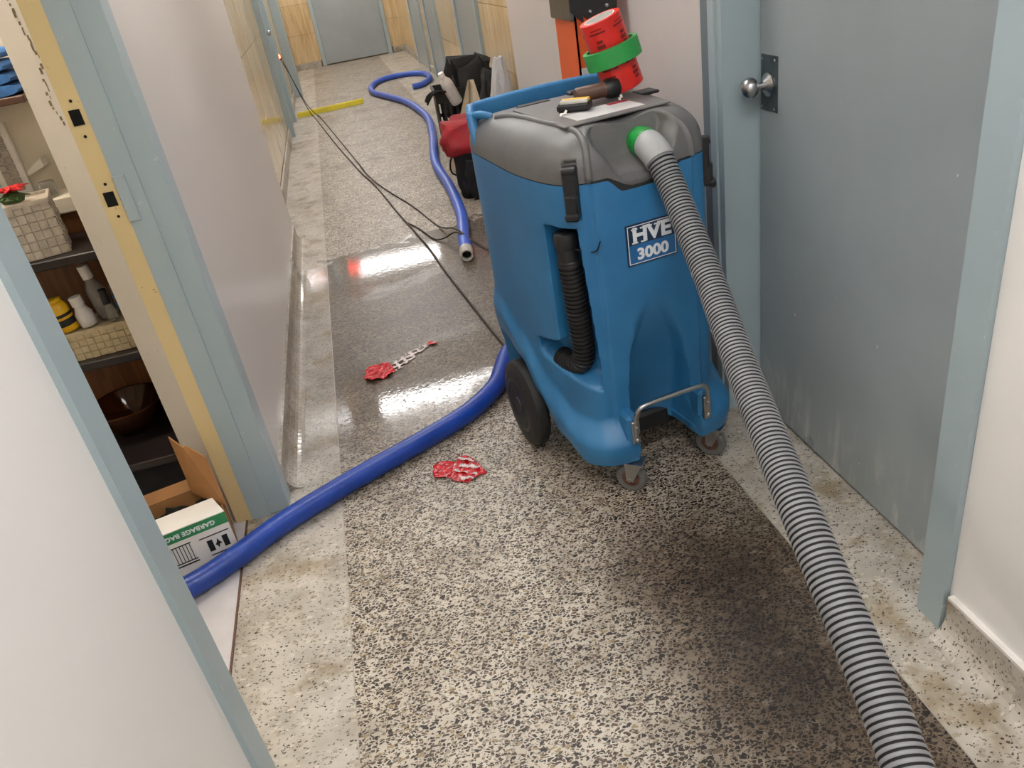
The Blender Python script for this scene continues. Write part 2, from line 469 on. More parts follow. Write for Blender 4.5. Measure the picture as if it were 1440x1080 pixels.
# left painted wall: pier near the camera, lintel, long stretch after the doorway
wl = empty('wall_left'); struct(wl, 'off-white painted wall on the left with a closet doorway')
MB().box(-.64, XL, YB, 1.13, 0, ZC).obj('pier', 'wall_white_lit', wl)
MB().box(-.64, XL, 1.13, 2.29, 2.08, ZC).obj('lintel', 'wall_white_lit', wl)
mb = MB(); pr = [(XL, 2.285), (XL, YL), (-.8, YL), (-.8, 2.45), (-.762, 2.335), (-.66, 2.216), (-.60, 2.21), (-.60, 2.285)]
mb.loft([[(x, y, 0) for x, y in pr], [(x, y, ZC) for x, y in pr]]).obj('stretch', 'wall_white_shaded', wl)
wr = empty('wall_right'); struct(wr, 'off-white painted wall on the right around a blue door')
MB().box(XR, XR + .35, YB, 1.065, 0, ZC).obj('pier', 'wall_white_lit', wr)
MB().box(XR, XR + .35, 1.065, 2.22, 2.1, ZC).obj('lintel', 'wall_white_shaded', wr)
MB().box(XR, XR + .35, 2.165, YR, 0, ZC).obj('stretch', 'wall_white_shaded', wr)
MB().box(XR + .18, XR + .35, 1.065, 2.165, 0, 2.1).obj('door_backing', 'dark_blue_grey', wr)

# cove base in terrazzo
def cove(name, x, side, y0, y1, label):
    prof = [(0, .105), (.012, .105), (.012, .06)]
    for k in range(7):
        a = k / 6 * PI / 2
        prof.append((.012 + .05 * (1 - math.cos(a)) , .05 - .05 * math.sin(a) + .001 ))
    prof.append((0, .001))
    rings = [[(x + side * d, y, z) for d, z in prof] for y in (y0, y1)]
    o = struct(MB().loft(rings).obj(name, 'terrazzo_border'), label)
    if side < 0: MB().box(min(x, x + side * .014), max(x, x + side * .014), y0, y1, .105, .113).obj('paint_ledge', 'white_caulk', o)
cove('baseboard_left', XL, 1, 2.30, YL, 'terrazzo cove base under the left wall')
cove('baseboard_left_near', XL, 1, YB, 1.12, 'terrazzo cove base under the near left pier')
cove('baseboard_right', XR, -1, 2.24, YR, 'terrazzo cove base behind the blue machine')
cove('baseboard_right_near', XR, -1, YB, 1.055, 'terrazzo cove base beside the blue door frame')

# stone-clad walls further on: each slab its own piece
zc = [.1, .56, 1.04, 1.52, 2.0, ZC]
def slabs(parent, axis, const, a0, a1, wdt, skip, z0=0):
    a = a0; k = 0
    while a < a1 - .02:
        b = min(a + wdt, a1)
        for i in range(5):
            segs = [(a, b)]
            for (s0, s1, zt) in skip:
                if zc[i] < zt - .05:
                    ns = []
                    for (p, q) in segs:
                        if q <= s0 or p >= s1: ns.append((p, q))
                        else:
                            if s0 - p > .03: ns.append((p, s0))
                            if q - s1 > .03: ns.append((s1, q))
                    segs = ns
            for (p, q) in segs:
                p += .002; q -= .002; zlo, zhi = zc[i] + .002, zc[i + 1] - .002
                if axis == 'y': MB().box(min(const), max(const), p, q, zlo, zhi).obj('stone_slab', 'stone', parent)
                else: MB().box(p, q, min(const), max(const), zlo, zhi).obj('stone_slab', 'stone', parent)
        a = b; k += 1
ws = struct(MB().box(XLS - .25, XLS - .02, YL, YF, 0, ZC).obj('wall_left_stone', 'grout'), 'polished tan stone wall on the left beyond the paint')
slabs(ws, 'y', (XLS - .03, XLS), YL, YF, .92, [])
ws = struct(MB().box(XRS + .02, XRS + .25, YR, YF, 0, ZC).obj('wall_right_stone', 'grout'), 'tan stone wall on the right beyond the paint')
RD = [(7.55, 8.8, 2.15), (10.35, 11.4, 2.15), (12.0, 13.3, 2.15)]
slabs(ws, 'y', (XRS, XRS + .03), YR, YF, .92, RD)
ws = struct(MB().box(XLS - .1, XRS + .3, YF + .02, YF + .2, 0, ZC).obj('wall_far', 'grout'), 'tan stone end wall around the far blue door')
slabs(ws, 'x', (YF, YF + .03), XLS, XRS + .02, .50, [(-.13, 1.13, 2.15)])
def plainbase(name, x0, x1, y0, y1):
    struct(MB().box(x0, x1, y0, y1, 0, .1, bev=.004).obj(name, 'terrazzo_border'), 'low terrazzo base course under the stone')
plainbase('baseboard_left_far', XLS, XLS + .02, YL, YF)
for i, (a, b) in enumerate([(YR, 7.5), (8.85, 10.3), (11.45, 11.95), (13.35, YF)]): plainbase('baseboard_right_far', XRS - .02, XRS, a, b)
plainbase('baseboard_far', XLS + .02, -.16, YF - .02, YF); plainbase('baseboard_far', 1.16, XRS - .02, YF - .02, YF)

def knob(parent, c, dirx, r=.027):
    k = MB(); prof = [(.030, 0), (.031, .004), (.022, .010), (.012, .018), (.011, .032), (.020, .038), (.027, .048), (.0285, .058), (.024, .070), (.012, .077), (.001, .079)]
    k.lathe([(q, h * dirx) for q, h in prof], c, 'x', 24).obj('knob', 'steel', parent, True)

# right-hand blue door
d1 = struct(empty('door_1'), 'blue-grey steel door in its frame on the right')
dl = MB().box(1.129, 1.17, 1.24, 2.092, .012, 2.03).obj('door_leaf', 'door_scuffed', d1)
f = MB()
f.box(1.019, 1.19, 2.10, 2.135, 0, 2.1).box(1.012, 1.19, 2.133, 2.168, 0, 2.1).obj('frame_jamb', 'blue_paint', d1)
MB().box(1.018, 1.06, 2.168, 2.225, 0, 2.13).obj('dark_strip', 'dark_blue_grey', d1)  # narrow dark blue-grey strip beside the jamb
MB().box(1.012, 1.19, 1.066, 1.14, 0, 2.1).box(1.115, 1.19, 1.14, 1.236, 0, 2.1).obj('frame_jamb', 'blue_chipped', d1)
MB().box(1.012, 1.19, 1.066, 2.168, 2.04, 2.12).obj('frame_head', 'blue_paint', d1)
MB().box(1.126, 1.13, 2.0, 2.085, .975, 1.12, bev=.001).obj('knob_plate', 'steel_dark', d1)
knob(d1, (1.126, 2.045, 1.045), -1)
for z in (.985, 1.11):
    for y in (2.01, 2.075): MB().lathe([(.004, -.002), (.003, -.003), (.0, -.003)], (1.126, y, z), 'x', 8).obj('screw', 'steel', d1)

# closet doorway frame on the left
d2 = struct(empty('door_2'), 'blue-grey and yellow door frame of the closet on the left')
MB().box(-.52, XL + .012, 1.128, 1.205, 0, 2.1).obj('frame_face', 'blue_chipped', d2)
MB().box(-.64, -.52, 1.13, 1.20, 0, 2.1).obj('frame_return', 'cream_paint', d2)
MB().box(-.605, -.545, 2.190, 2.215, 0, 2.08).box(-.552, XL + .014, 2.196, 2.29, 0, 2.1, bev=.003).obj('frame_face', 'blue_chipped', d2)
yl = MB().box(-.655, -.605, 2.192, 2.215, 0, 2.08).obj('strike_jamb', 'yellow_paint', d2)
for z, h in ((1.28, .045), (1.075, .045)):
    MB().box(-.643, -.617, 2.189, 2.21, z - h / 2 + .005, z + h / 2 - .003).obj('strike_hole', 'black_hole', yl)
    for zz in (z - .045, z + .04): MB().lathe([(.004, -.003), (.003, -.004)], (-.628, 2.193, zz), 'y', 8).obj('screw_hole', 'black_hole', yl)
MB().box(-.606, -.575, 2.184, 2.19, 1.01, 1.13, bev=.002).obj('paint_patch', 'blue_chipped', d2)
pr = [(-.655, 2.196), (-.76, 2.316), (-.765, 2.335), (-.655, 2.215)]
MB().loft([[(x, y, 0) for x, y in pr], [(x, y, 2.08) for x, y in pr]]).obj('plaster_reveal', 'cream_paint', d2)
mb = MB(); rp = random.Random(21)
for k in range(26):
    z = 1.27 + k * .0115 + rp.uniform(-.004, .004); x = -.668 - .010 * math.sin(k * .35) + rp.uniform(-.006, .004)
    y = 2.196 + (-.655 - x) * 1.143; wx_ = rp.uniform(.0008, .0045)
    mb.box(x - wx_, x + wx_, y - .0015, y + .004, z, z + rp.uniform(.003, .016))
mb.obj('peeled_paint', 'grout', d2)
MB().box(-.64, XL + .012, 1.13, 2.29, 2.03, 2.1).obj('frame_head', 'blue_paint', d2)

# far door
d3 = struct(empty('door_3'), 'blue-grey door closing the far end of the corridor')
MB().box(-.06, 1.055, YF - .012, YF + .02, .02, 2.05).obj('door_leaf', 'door_paint', d3)
MB().box(-.13, -.065, YF - .03, YF + .02, 0, 2.12).box(1.06, 1.13, YF - .03, YF + .02, 0, 2.12).box(-.13, 1.13, YF - .03, YF + .02, 2.055, 2.13).obj('frame', 'blue_paint', d3)
MB().lathe([(.012, 0), (.012, -.006), (.004, -.008)], (.5, YF - .012, 1.0), 'y', 12).obj('viewer', 'steel_dark', d3)
# doors on the right stone wall
for i, (a, b, _) in enumerate(RD):
    d = struct(empty('door_%d' % (4 + i)), ['blue-grey door in the right stone wall by the crate', 'blue-grey door beside the looped hose end', 'blue-grey door next to the far end wall'][i])
    MB().box(XRS - .01, XRS + .02, a + .07, b - .07, .012, 2.08).obj('door_leaf', 'door_paint', d)
    MB().box(XRS - .03, XRS + .02, a, a + .066, 0, 2.15).box(XRS - .03, XRS + .02, b - .066, b, 0, 2.15).box(XRS - .03, XRS + .02, a, b, 2.085, 2.15).obj('frame', 'blue_paint', d)
# posts on the left stone wall
d7 = struct(empty('door_7'), 'narrow blue-grey door frame on the left stone wall')
MB().box(XLS - .0, XLS + .06, 9.0, 9.09, 0, 2.15).box(XLS, XLS + .06, 9.95, 10.04, 0, 2.15).obj('frame', 'blue_paint', d7)
MB().box(XLS, XLS + .015, 9.09, 9.95, .01, 2.1).obj('door_leaf', 'door_paint', d7)
knob(d7, (XLS + .015, 9.2, 1.02), 1)
t1 = struct(MB().box(XLS, -.485, 12.05, 12.2, .0, 2.3, bev=.004).obj('trim_1', 'blue_paint'), 'pale blue-grey jamb standing out of the left stone wall')

# closet shell
cw = empty('wall_closet'); struct(cw, 'cream closet walls behind the doorway')
MB().box(-2.2, -.8, 3.05, 3.15, 0, ZC).obj('end_wall', 'closet_cream', cw)
MB().box(-2.2, -2.1, .3, 3.05, 0, ZC).obj('long_wall', 'closet_cream', cw)
MB().box(-2.2, -.64, .2, .3, 0, ZC).obj('near_wall', 'closet_cream', cw)
cf = struct(MB().box(-2.2, XLS - .1, .2, 3.15, -.06, 0).obj('floor_closet', 'marble'), 'pale marble threshold and closet floor')
MB().box(XLS - .1, -.625, 1.2, 2.19, -.01, .004).obj('threshold', 'marble', cf)
MB().box(-.625, -.62, 1.2, 2.19, -.01, .006).obj('edge_strip', 'shelf_brown', cf)

# ceiling lamps
def lamp(y, label):
    t = tag(empty('ceiling_lamp', (.27, y, ZC)), label, 'ceiling lamp', 'fluorescent lamps across the corridor ceiling')
    MB().box(-.66, .66, -.16, .16, -.05, 0, bev=.01).obj('housing', 'lamp_body', t)
    MB().box(-.63, .63, -.13, .13, -.075, -.05, bev=.01).obj('diffuser', 'lamp', t)
for y in (-1.6, .6, 2.8, 5.0, 7.2, 9.4, 11.6, 13.2, 14.8): lamp(y, 'white fluorescent ceiling lamp mounted across the corridor')  # last two set closer together, an extra lamp added to brighten the far end
t = tag(empty('exit_sign', (-.38, 11.1, 2.2)), 'small red lit exit sign hung near the ceiling', 'exit sign')
MB().box(-.10, .10, -.02, .02, .02, .14, bev=.005).obj('case', 'lamp_body', t)
text_mesh('lettering', 'EXIT', .085, 'exit_red', t, Matrix.Translation((0, -.021, .08)) @ Matrix.Rotation(PI / 2, 4, 'X'), .003)
MB().box(-.01, .01, -.01, .01, .14, .35).obj('bracket', 'lamp_body', t)
t = tag(empty('closet_lamp', (-1.25, 2.45, ZC)), 'round bulb lamp on the closet ceiling', 'ceiling lamp')
MB().lathe([(.08, 0), (.08, -.03), (.03, -.05)], (0, 0, 0), 'z', 20).obj('rose', 'lamp_body', t, True)
MB().lathe([(.02, -.05), (.045, -.08), (.055, -.12), (.04, -.16), (.001, -.175)], (0, 0, 0), 'z', 20).obj('bulb', 'bulb', t, True)

# ================================================================== THE MACHINE
mc = tag(empty('carpet_extractor', (.65, 2.17, 0), math.radians(8)), 'tall blue water extractor with grey lid, wheels and name plate', 'extractor')
UP = [(0, -.298), (.07, -.297), (.145, -.288), (.195, -.265), (.228, -.20), (.25, -.08), (.264, .08), (.273, .22), (.264, .29), (.228, .325), (.12, .335), (0, .337)]
SK = [(0, -.355), (.08, -.355), (.165, -.347), (.22, -.318), (.258, -.25), (.277, -.1), (.284, .05), (.288, .2), (.280, .29), (.24, .33), (.12, .342), (0, .344)]
def crp(P, p):
    i = min(int(p), len(P) - 2); t = p - i
    def g(k):
        if k < 0: return (-P[-k][0], P[-k][1])
        if k >= len(P): j = 2 * (len(P) - 1) - k; return (-P[j][0], P[j][1])
        return P[k]
    a, b, c, d = g(i - 1), g(i), g(i + 1), g(i + 2)
    return [.5 * ((2 * b[k]) + (-a[k] + c[k]) * t + (2 * a[k] - 5 * b[k] + 4 * c[k] - d[k]) * t * t + (3 * b[k] - a[k] - 3 * c[k] + d[k]) * t ** 3) for k in (0, 1)]
def lerp_tab(tab, x):
    for (a, va), (b, vb) in zip(tab, tab[1:]):
        if x <= b: return va + (vb - va) * sm(a, b, x) if x > a else va
    return tab[-1][1]
SEG = 18; NH = 11 * SEG
PS = [i / SEG for i in range(NH)] + [11] + [-(i / SEG) for i in range(NH - 1, 0, -1)]   # signed outline parameter
ZB = [(0, .115), (3.6, .115), (4.6, .16), (5.5, .25), (6.2, .33), (7.0, .37), (8.0, .37), (8.6, .30), (9, .12), (11, .12)]
ZS = [(0, .205), (3.0, .20), (4.0, .21), (5.0, .27), (6.0, .38), (7.0, .46), (8.0, .48), (11, .46)]
SEAM = [(0, .905), (.9, .905), (1.5, .94), (5, .94), (7, .955), (8, .965), (11, .97)]
def skirt_xy(p, z):
    ap = abs(p); s = 1 if p >= 0 else -1
    u = crp(UP, ap); k = crp(SK, ap); zs = lerp_tab(ZS, ap)
    wgt = 1 - sm(zs - .03, zs + .05, z)
    x = u[0] + (k[0] - u[0]) * wgt; y = u[1] + (k[1] - u[1]) * wgt
    if wgt > 0:      # bumper rounds under at its lower edge
        zb = lerp_tab(ZB, ap); tuck = .018 * (1 - sm(zb, zb + .035, z)) ; x *= 1 - tuck; y *= 1 - tuck
    return s * x, y, ap, s
def body_pt(p, z):
    x, y, ap, s = skirt_xy(p, z)
    # raised front panel between two creases
    if ap < 2.6 and z > .2: y -= .009 * (1 - sm(1.92, 2.05, ap)) * sm(.2, .26, z)
    # hollow between the front feet, fading upwards
    wv = lerp_tab([(.1, .099), (.3, .095), (.42, .086), (.52, .066), (.60, .036), (.66, .008)], z)
    if y < -.1 and z < .66:
        e = sm(wv + .006, wv - .010 - .03 * sm(.3, .6, z), abs(x)) if wv > .01 else 0
        yi = -.307 + .13 * (1 - sm(.12, .64, z)) * (1 - .3 * (abs(x) / .1) ** 2)
        y += (max(yi, y) - y) * e
    # hose pocket on the left flank
    if s < 0 and 2.4 < ap < 5.6 and .30 < z < .86:
        t = (z - .38) / .44
        pr_ = 2.42 + .45 * max(0, min(1, t)); pl_ = 4.25 + (.95 * sm(.48, .44, z))
        m = sm(pr_ - .06, pr_ + .10, ap) * sm(pl_ + .10, pl_ - .02, ap) * sm(.345, .375, z - .02 * (ap - 3)) * sm(.83, .818, z)
        r = math.hypot(x, y); d = .062 * m
        nx, ny = (.93, .36)
        x += nx * d; y += ny * d
    # notch under each latch
    for sg, p0 in ((-1, 2.85), (1, 3.35)):
        if s == sg:
            m = sm(.36, .28, abs(ap - p0)) * sm(.845, .86, z); x -= sg * .010 * m; y += .012 * m
    return (x, y, z)
rows = 150; rings = []
for i in range(rows + 1):
    t = i / rows; ring = []
    for p in PS:
        ap = abs(p); zb = lerp_tab(ZB, ap); zt = lerp_tab(SEAM, ap)
        if ap < 1.6: zb = .115 + .045 * (1 - sm(.2, 1.35, ap))
        ring.append(body_pt(p, zb + (zt - zb) * t))
    rings.append(ring)
inner = [[(x * .93, y * .93, z - .004) for x, y, z in rings[-1]]]
base = [[(x * .9, y * .9, z + .03) for x, y, z in rings[0]]]
body = MB().loft(base + rings + inner, True, True).obj('tank_body', 'machine_blue', mc, True, 50)
# dark seam between tank and lid
ringsS = []
for dz, k in ((-.004, .988), (.004, .988)):
    ringsS.append([(q[0] * k, q[1] * k, q[2] + dz) for q in rings[-1]])
MB().loft(ringsS, True, True).obj('lid_gasket', 'black_rubber', mc)

# lid
ZT = 1.062
def lid_pt(p, t):
    ap = abs(p); s = 1 if p >= 0 else -1
    u = crp(UP, ap); z0 = lerp_tab(SEAM, ap) + .003
    ins = .125 * (1 - (1 - min(1, t) ** 2.6) ** (1 / 2.1))
    zt = ZT - .012 * sm(2, 0, ap)
    z = z0 + (zt - z0) * t; k = 1 - ins / .29
    x, y = s * u[0] * k, u[1] * k
    # front bay with sloping cheeks for the inlet
    wv = .05 + .075 * sm(.0, .9, t)
    m = sm(wv + .02, wv - .012, abs(u[0])) if (u[1] < -.2) else 0
    target = -.235 + .03 * t
    m *= sm(.10, .5, t)
    if y < target: y = y + (target - y) * m
    # beads running down beside the bay
    b = math.exp(-((ap - 2.05) / .09) ** 2) * sm(1.02, .9, t)
    y -= .007 * b; x += s * .002 * b
    for sg, p0 in ((-1, 2.85), (1, 3.35)):
        if s == sg:
            m2 = sm(.36, .28, abs(ap - p0)) * sm(.52, .40, t); x -= sg * .008 * m2; y += .010 * m2
    return (x, y, z)
rows = 60; rings = [[lid_pt(p, 1 - (1 - i / rows) ** 2.2) for p in PS] for i in range(rows + 1)]
last = rings[-1]
def shrink(r, k, dz): return [(x * k, y * k, z + dz) for x, y, z in r]
rings += [shrink(last, .9, .0012), shrink(last, .6, .002), shrink(last, .2, .002), shrink(last, .02, .002)]
lid = MB().loft(rings, True, True).obj('lid', 'machine_grey', mc, True, 50)
# moulded bead over the left shoulder and a shallow finger grips on top
bead = smooth_path([lid_pt(p_, t_) for p_, t_ in ((-7.1, .93), (-6.6, .985), (-5.8, .993), (-4.9, .993), (-4.0, .99), (-3.2, .97), (-2.6, .93), (-2.25, .85), (-2.08, .7), (-2.05, .45), (-2.05, .2), (-2.05, .03))], .01)
MB().tube(bead, .009, 10).obj('lid_bead', 'machine_grey', mc, True)
for q in ((-.13, -.03, .175, .21, 1.058, 1.067), (.04, .2, .19, .225, 1.058, 1.072), (.155, .215, -.03, .03, 1.058, 1.0665)): MB().box(*q, bev=.004).obj('lid_recess', 'black_plastic', mc)
MB().box(-.155, .15, -.195, .17, 1.0615, 1.0665, bev=.002).obj('lid_panel', 'machine_grey', mc)
st = MB().box(-.105, .09, -.165, -.055, 1.0655, 1.0675).obj('sticker', 'sticker', mc)
MB().box(.03, .088, -.080, -.057, 1.0672, 1.068).obj('sticker_band', 'red_fabric', st)
# rear rim that is also the push handle
path = []
for k in range(61):
    p = 6.6 + (11 - 6.6) * k / 60; u = crp(UP, p); zc_ = lerp_tab([(6.6, .925), (6.9, .955), (7.6, 1.042), (8.3, 1.058), (11, 1.062)], p)
    kk = .93 + .02 * sm(6.6, 7.3, p)
    path.append((u[0] * kk, u[1] * kk, zc_))
path = path + [(-x, y, z) for x, y, z in path[-2::-1]]
rr = []
for i, q in enumerate(path):
    a = Vector(path[max(0, i - 1)]); b = Vector(path[min(len(path) - 1, i + 1)]); tt = (b - a); tt.z = 0; tt.normalize()
    nn = Vector((tt.y, -tt.x, 0)); c = Vector(q)
    ring = []
    for j in range(12):
        an = 2 * PI * j / 12; cx_, cz_ = math.cos(an), math.sin(an)
        sx_ = .014 * math.copysign(abs(cx_) ** .6, cx_); sz_ = .029 * math.copysign(abs(cz_) ** .6, cz_)
        ring.append(c + nn * sx_ + Vector((0, 0, sz_)))
    rr.append(ring)
MB().loft(rr).obj('push_handle', 'machine_blue', mc, True, 60)
for s in (-1, 1):
    pts = smooth_path([(s * .248, .27, 1.05), (s * .243, .24, 1.062), (s * .226, .222, 1.060), (s * .205, .21, 1.05)], .01)
    MB().tube(pts, .011, 10).obj('handle_loop', 'machine_blue', mc, True)
# latches
for sg, p0, z0 in ((-1, 2.85, .872), (1, 3.35, .852)):
    u = crp(UP, p0); a = crp(UP, p0 - .2); b = crp(UP, p0 + .2)
    tx, ty = (b[0] - a[0]) * sg, b[1] - a[1]; ang = math.atan2(ty, tx)
    ol = Matrix.Translation((sg * u[0], u[1], 0)) @ Matrix.Rotation(ang if sg > 0 else ang + PI, 4, 'Z')
    lt = MB().box(-.019, .019, -.014, .016, z0 + .035, z0 + .118, bev=.005).xf(ol).obj('latch', 'black_plastic', mc)
    MB().box(-.017, .017, -.022, .010, z0 - .012, z0 + .05, bev=.006).xf(ol).obj('latch_hook', 'black_plastic', lt)
    MB().tube([ol @ Vector((-.017, -.008, z0 + .108)), ol @ Vector((.017, -.008, z0 + .108))], .010, 10).obj('latch_hinge', 'black_plastic', lt, True)
    MB().box(-.019, .019, -.030, -.012, z0 - .016, z0 + .004, bev=.005).xf(ol).obj('latch_lip', 'black_plastic', lt)
# name plate
PL = Matrix.Translation((.004, -.3085, .757)) @ Matrix.Rotation(PI / 2, 4, 'X')
npl = MB().box(-.074, .074, -.056, .056, -.002, .0018, bev=.001).xf(PL).obj('name_plate', 'label_dark', mc)
MB().box(-.068, .068, -.050, .0, .0015, .0022).xf(PL).obj('plate_gradient', 'label_blue', npl)
mb = MB()
for (a, b, c, d) in ((-.070, .070, -.052, -.050), (-.070, .070, .050, .052), (-.070, -.068, -.052, .052), (.068, .070, -.052, .052)): mb.box(a, b, c, d, .0015, .0026)
mb.xf(PL).obj('plate_border', 'label_white', npl)
text_mesh('plate_letters', 'HVE', .056, 'label_white', npl, PL @ Matrix.Translation((0, .0235, .003)), .0022, .0004, sx=1.12)
text_mesh('plate_numerals', '3000', .042, 'label_white', npl, PL @ Matrix.Translation((0, -.0285, .003)), .0016, .0004, sx=1.12)
for x0, x1, y in ((-.059, -.041, .0035), (-.033, -.017, .0035), (-.059, -.041, .0405), (-.033, -.017, .0405), (-.014, .002, .0405), (.008, .023, .0405)): MB().box(x0, x1, y, y + .004, .0026, .0034).xf(PL).obj('letter_serif', 'label_white', npl)
# front grab bar
pts = smooth_path([(-.118, -.362, .195), (-.118, -.366, .26), (-.112, -.372, .295), (-.09, -.375, .312), (.0, -.376, .315), (.09, -.375, .312), (.112, -.372, .295), (.118, -.366, .26), (.118, -.362, .195)], .01)
gb = MB().tube(pts, .0075, 12).obj('grab_bar', 'steel', mc, True)
for s in (-1, 1):
    MB().box(s * .118 - .012, s * .118 + .012, -.366, -.352, .185, .262, bev=.003).obj('bar_plate', 'steel', gb)
    for z in (.20, .245): MB().lathe([(.008, 0), (.008, -.004), (.005, -.007), (.001, -.008)], (s * .118, -.366, z), 'y', 12).obj('bolt', 'steel', gb, True)
    MB().box(s * .118 - .02, s * .118 + .02, -.354, -.29, .18, .275, bev=.012).obj('bar_boss', 'machine_blue', gb)
# drain hose in the pocket
pts = smooth_path([(-.197, -.213, .795), (-.196, -.214, .74), (-.192, -.217, .64), (-.188, -.218, .52), (-.186, -.215, .45), (-.192, -.195, .405), (-.205, -.14, .39), (-.21, -.10, .388)], .0018)
rs = []
for i, q in enumerate(pts):
    z = q.z
    if z > .72: rs.append(.029 + (.003 if z > .785 or .72 < z < .73 else 0))
    else: rs.append(.0275 + .0055 * (math.sin(i * .0018 / .0125 * 2 * PI) > -.2))
dh = MB().tube(pts, rs, 20).obj('drain_hose', 'black_plastic', mc, True, 60)
cp = Vector((-.197, -.213, .795))
MB().lathe([(.029, -.03), (.032, -.026), (.033, .0), (.030, .012), (.022, .016), (.001, .016)], cp, 'z', 20).obj('drain_cap', 'black_plastic', dh, True)
MB().tube(smooth_path([(-.185, -.243, .765), (-.165, -.275, .760), (-.15, -.298, .768), (-.143, -.31, .795)], .006), .002, 6).obj('cap_strap', 'black_plastic', dh, True)
# wheels
for s in (-1, 1):
    wh = MB().lathe([(.05, -.03), (.10, -.03), (.135, -.026), (.148, -.016), (.15, 0), (.148, .016), (.135, .026), (.10, .03), (.05, .03)], (s * .282, .10, .15), 'x', 40).obj('wheel', 'black_rubber', mc, True)
    hb = MB().lathe([(.10, 0), (.098, s * .008), (.085, s * .010), (.075, -s * .004), (.03, -s * .004), (.028, s * .012), (.001, s * .012)], (s * .282 + s * .0215, .10, .15), 'x', 32).obj('wheel_hub', 'black_plastic', wh, True)
MB().tube([(-.28, .10, .15), (.28, .10, .15)], .012, 10).obj('axle', 'steel_dark', mc, True)
for s, (wx, wy), ang in ((-1, (-.128, -.325), .75), (1, (.165, -.30), .62)):
    R = Matrix.Translation((wx, wy, 0)) @ Matrix.Rotation(ang, 4, 'Z') @ Matrix.Rotation(PI, 4, 'Z')
    ca = MB().lathe([(.026, -.010), (.036, -.014), (.044, -.012), (.0475, -.006), (.048, 0), (.0475, .006), (.044, .012), (.036, .014), (.026, .010)], (0, 0, .048), 'x', 32).xf(R).obj('caster', 'grey_rubber', mc, True)
    MB().lathe([(.001, -.012), (.027, -.012), (.027, .012), (.001, .012)], (0, 0, .048), 'x', 20).xf(R).obj('caster_hub', 'shelf_brown', ca, True, 30)
    mbf = MB()
    for xx in (-.021, .018):
        pr = [(-.010, .045), (.010, .042), (.040, .105), (-.012, .105)]
        mbf.loft([[(xx, y_, z_) for y_, z_ in pr], [(xx + .003, y_, z_) for y_, z_ in pr]])
    mbf.box(-.024, .024, -.014, .042, .103, .110).xf(R).obj('caster_fork', 'steel', ca)
    MB().tube([R @ Vector((-.024, 0, .048)), R @ Vector((.024, 0, .048))], .005, 8).obj('caster_axle', 'steel', ca, True)
# chassis underside
MB().box(-.22, .22, -.20, .3, .09, .16, bev=.01).obj('chassis', 'black_plastic', mc)

# ================================================================== GREY VACUUM HOSE
vh = tag(empty('vacuum_hose', (.70, 1.93, .98)), 'ribbed grey vacuum hose curving out of the blue machine', 'hose')
vo = Vector(vh.location)
HP = [(.712, 2.00, .985), (.722, 1.935, .993), (.732, 1.875, .968), (.740, 1.815, .905), (.735, 1.723, .838), (.716, 1.553, .742), (.672, 1.335, .66), (.622, 1.111, .607), (.585, .933, .566), (.560, .77, .508), (.543, .652, .462), (.527, .573, .436), (.50, .45, .41), (.46, .25, .40), (.40, -.05, .42)]
allp = smooth_path(HP, .00118)
k0 = next(i for i, q in enumerate(allp) if q.y < 1.865)
cuffp = allp[:k0 + 8][::6]; ribp = [q - vo for q in allp[k0:]]
rs = []; per = 9
for i in range(len(ribp)):
    ph = i % per
    rs.append(.0322 if ph >= 6 else (.0342 if ph in (0, 5) else .0350))
rib = MB().tube(ribp, rs, 26, True, 0, lambda i: 1 if (i % per) in (5, 6, 7) else 0).obj('ribbed_tube', ['hose_grey', 'hose_groove'], vh, True, 80)
cp = [q - vo for q in cuffp]; n = len(cp)
MB().tube(cp, [.033 + .006 * sm(.35, .6, i / n) for i in range(n)], 26).obj('cuff', 'cuff_grey', vh, True)
g0 = [q for i, q in enumerate(cp) if .18 < i / n < .52]
MB().tube(g0, [.0375 + .0012 * math.sin(i * 2.2) for i in range(len(g0))], 22).obj('tape_wrap', 'green_wrap', vh, True)
MB().lathe([(.040, -.002), (.042, .01), (.040, .03)], (0, 0, 0), 'y', 24).xf(Matrix.Translation(Vector((.711, 2.0, .985)) - vo)).obj('inlet_ring', 'cuff_grey', vh, True)

# ================================================================== BLUE HOSES
def blue_hose(name, P, r, mat, label, pitch, amp, n=18, step=.003):
    pts = smooth_path(P, step); o0 = Vector(P[0]); o0.z = 0
    t = tag(empty(name, o0), label, 'hose')
    rs = [r + amp * math.sin(i * step / pitch * 2 * PI) for i in range(len(pts))]
    MB().tube([q - o0 for q in pts], rs, n).obj('tube', mat, t, True, 80)
    return t, o0, pts
blue_hose('drain_line', [(-1.25, 1.75, .038), (-1.0, 1.80, .038), (-.767, 1.885, .038), (-.634, 1.965, .038), (-.488, 2.08, .038), (-.256, 2.215, .038), (.004, 2.348, .038), (.176, 2.45, .038), (.30, 2.58, .038), (.355, 2.70, .038), (.42, 2.84, .038), (.56, 2.95, .038), (.70, 2.99, .038)],
          .0345, 'blue_hose', 'thick royal blue hose crossing the floor into the closet', .007, .0013)
t, o0, pts = blue_hose('drain_line', [(.466, 4.12, .036), (.50, 4.40, .036), (.563, 4.858, .036), (.60, 5.551, .036), (.613, 6.359, .036), (.739, 7.418, .036), (.815, 8.4, .036), (.74, 9.5, .036), (.56, 10.3, .036), (.44, 10.8, .036), (.455, 11.4, .036), (.65, 11.88, .036), (.988, 11.95, .036), (1.21, 11.64, .036), (1.22, 11.1, .036), (1.06, 10.68, .036), (.93, 10.62, .036)],
          .036, 'blue_hose_far', 'bright blue hose looping along the floor to the far doors', .02, .0004, 14, .02)
d = (pts[0] - pts[2]).normalized()
a = pts[0] - o0
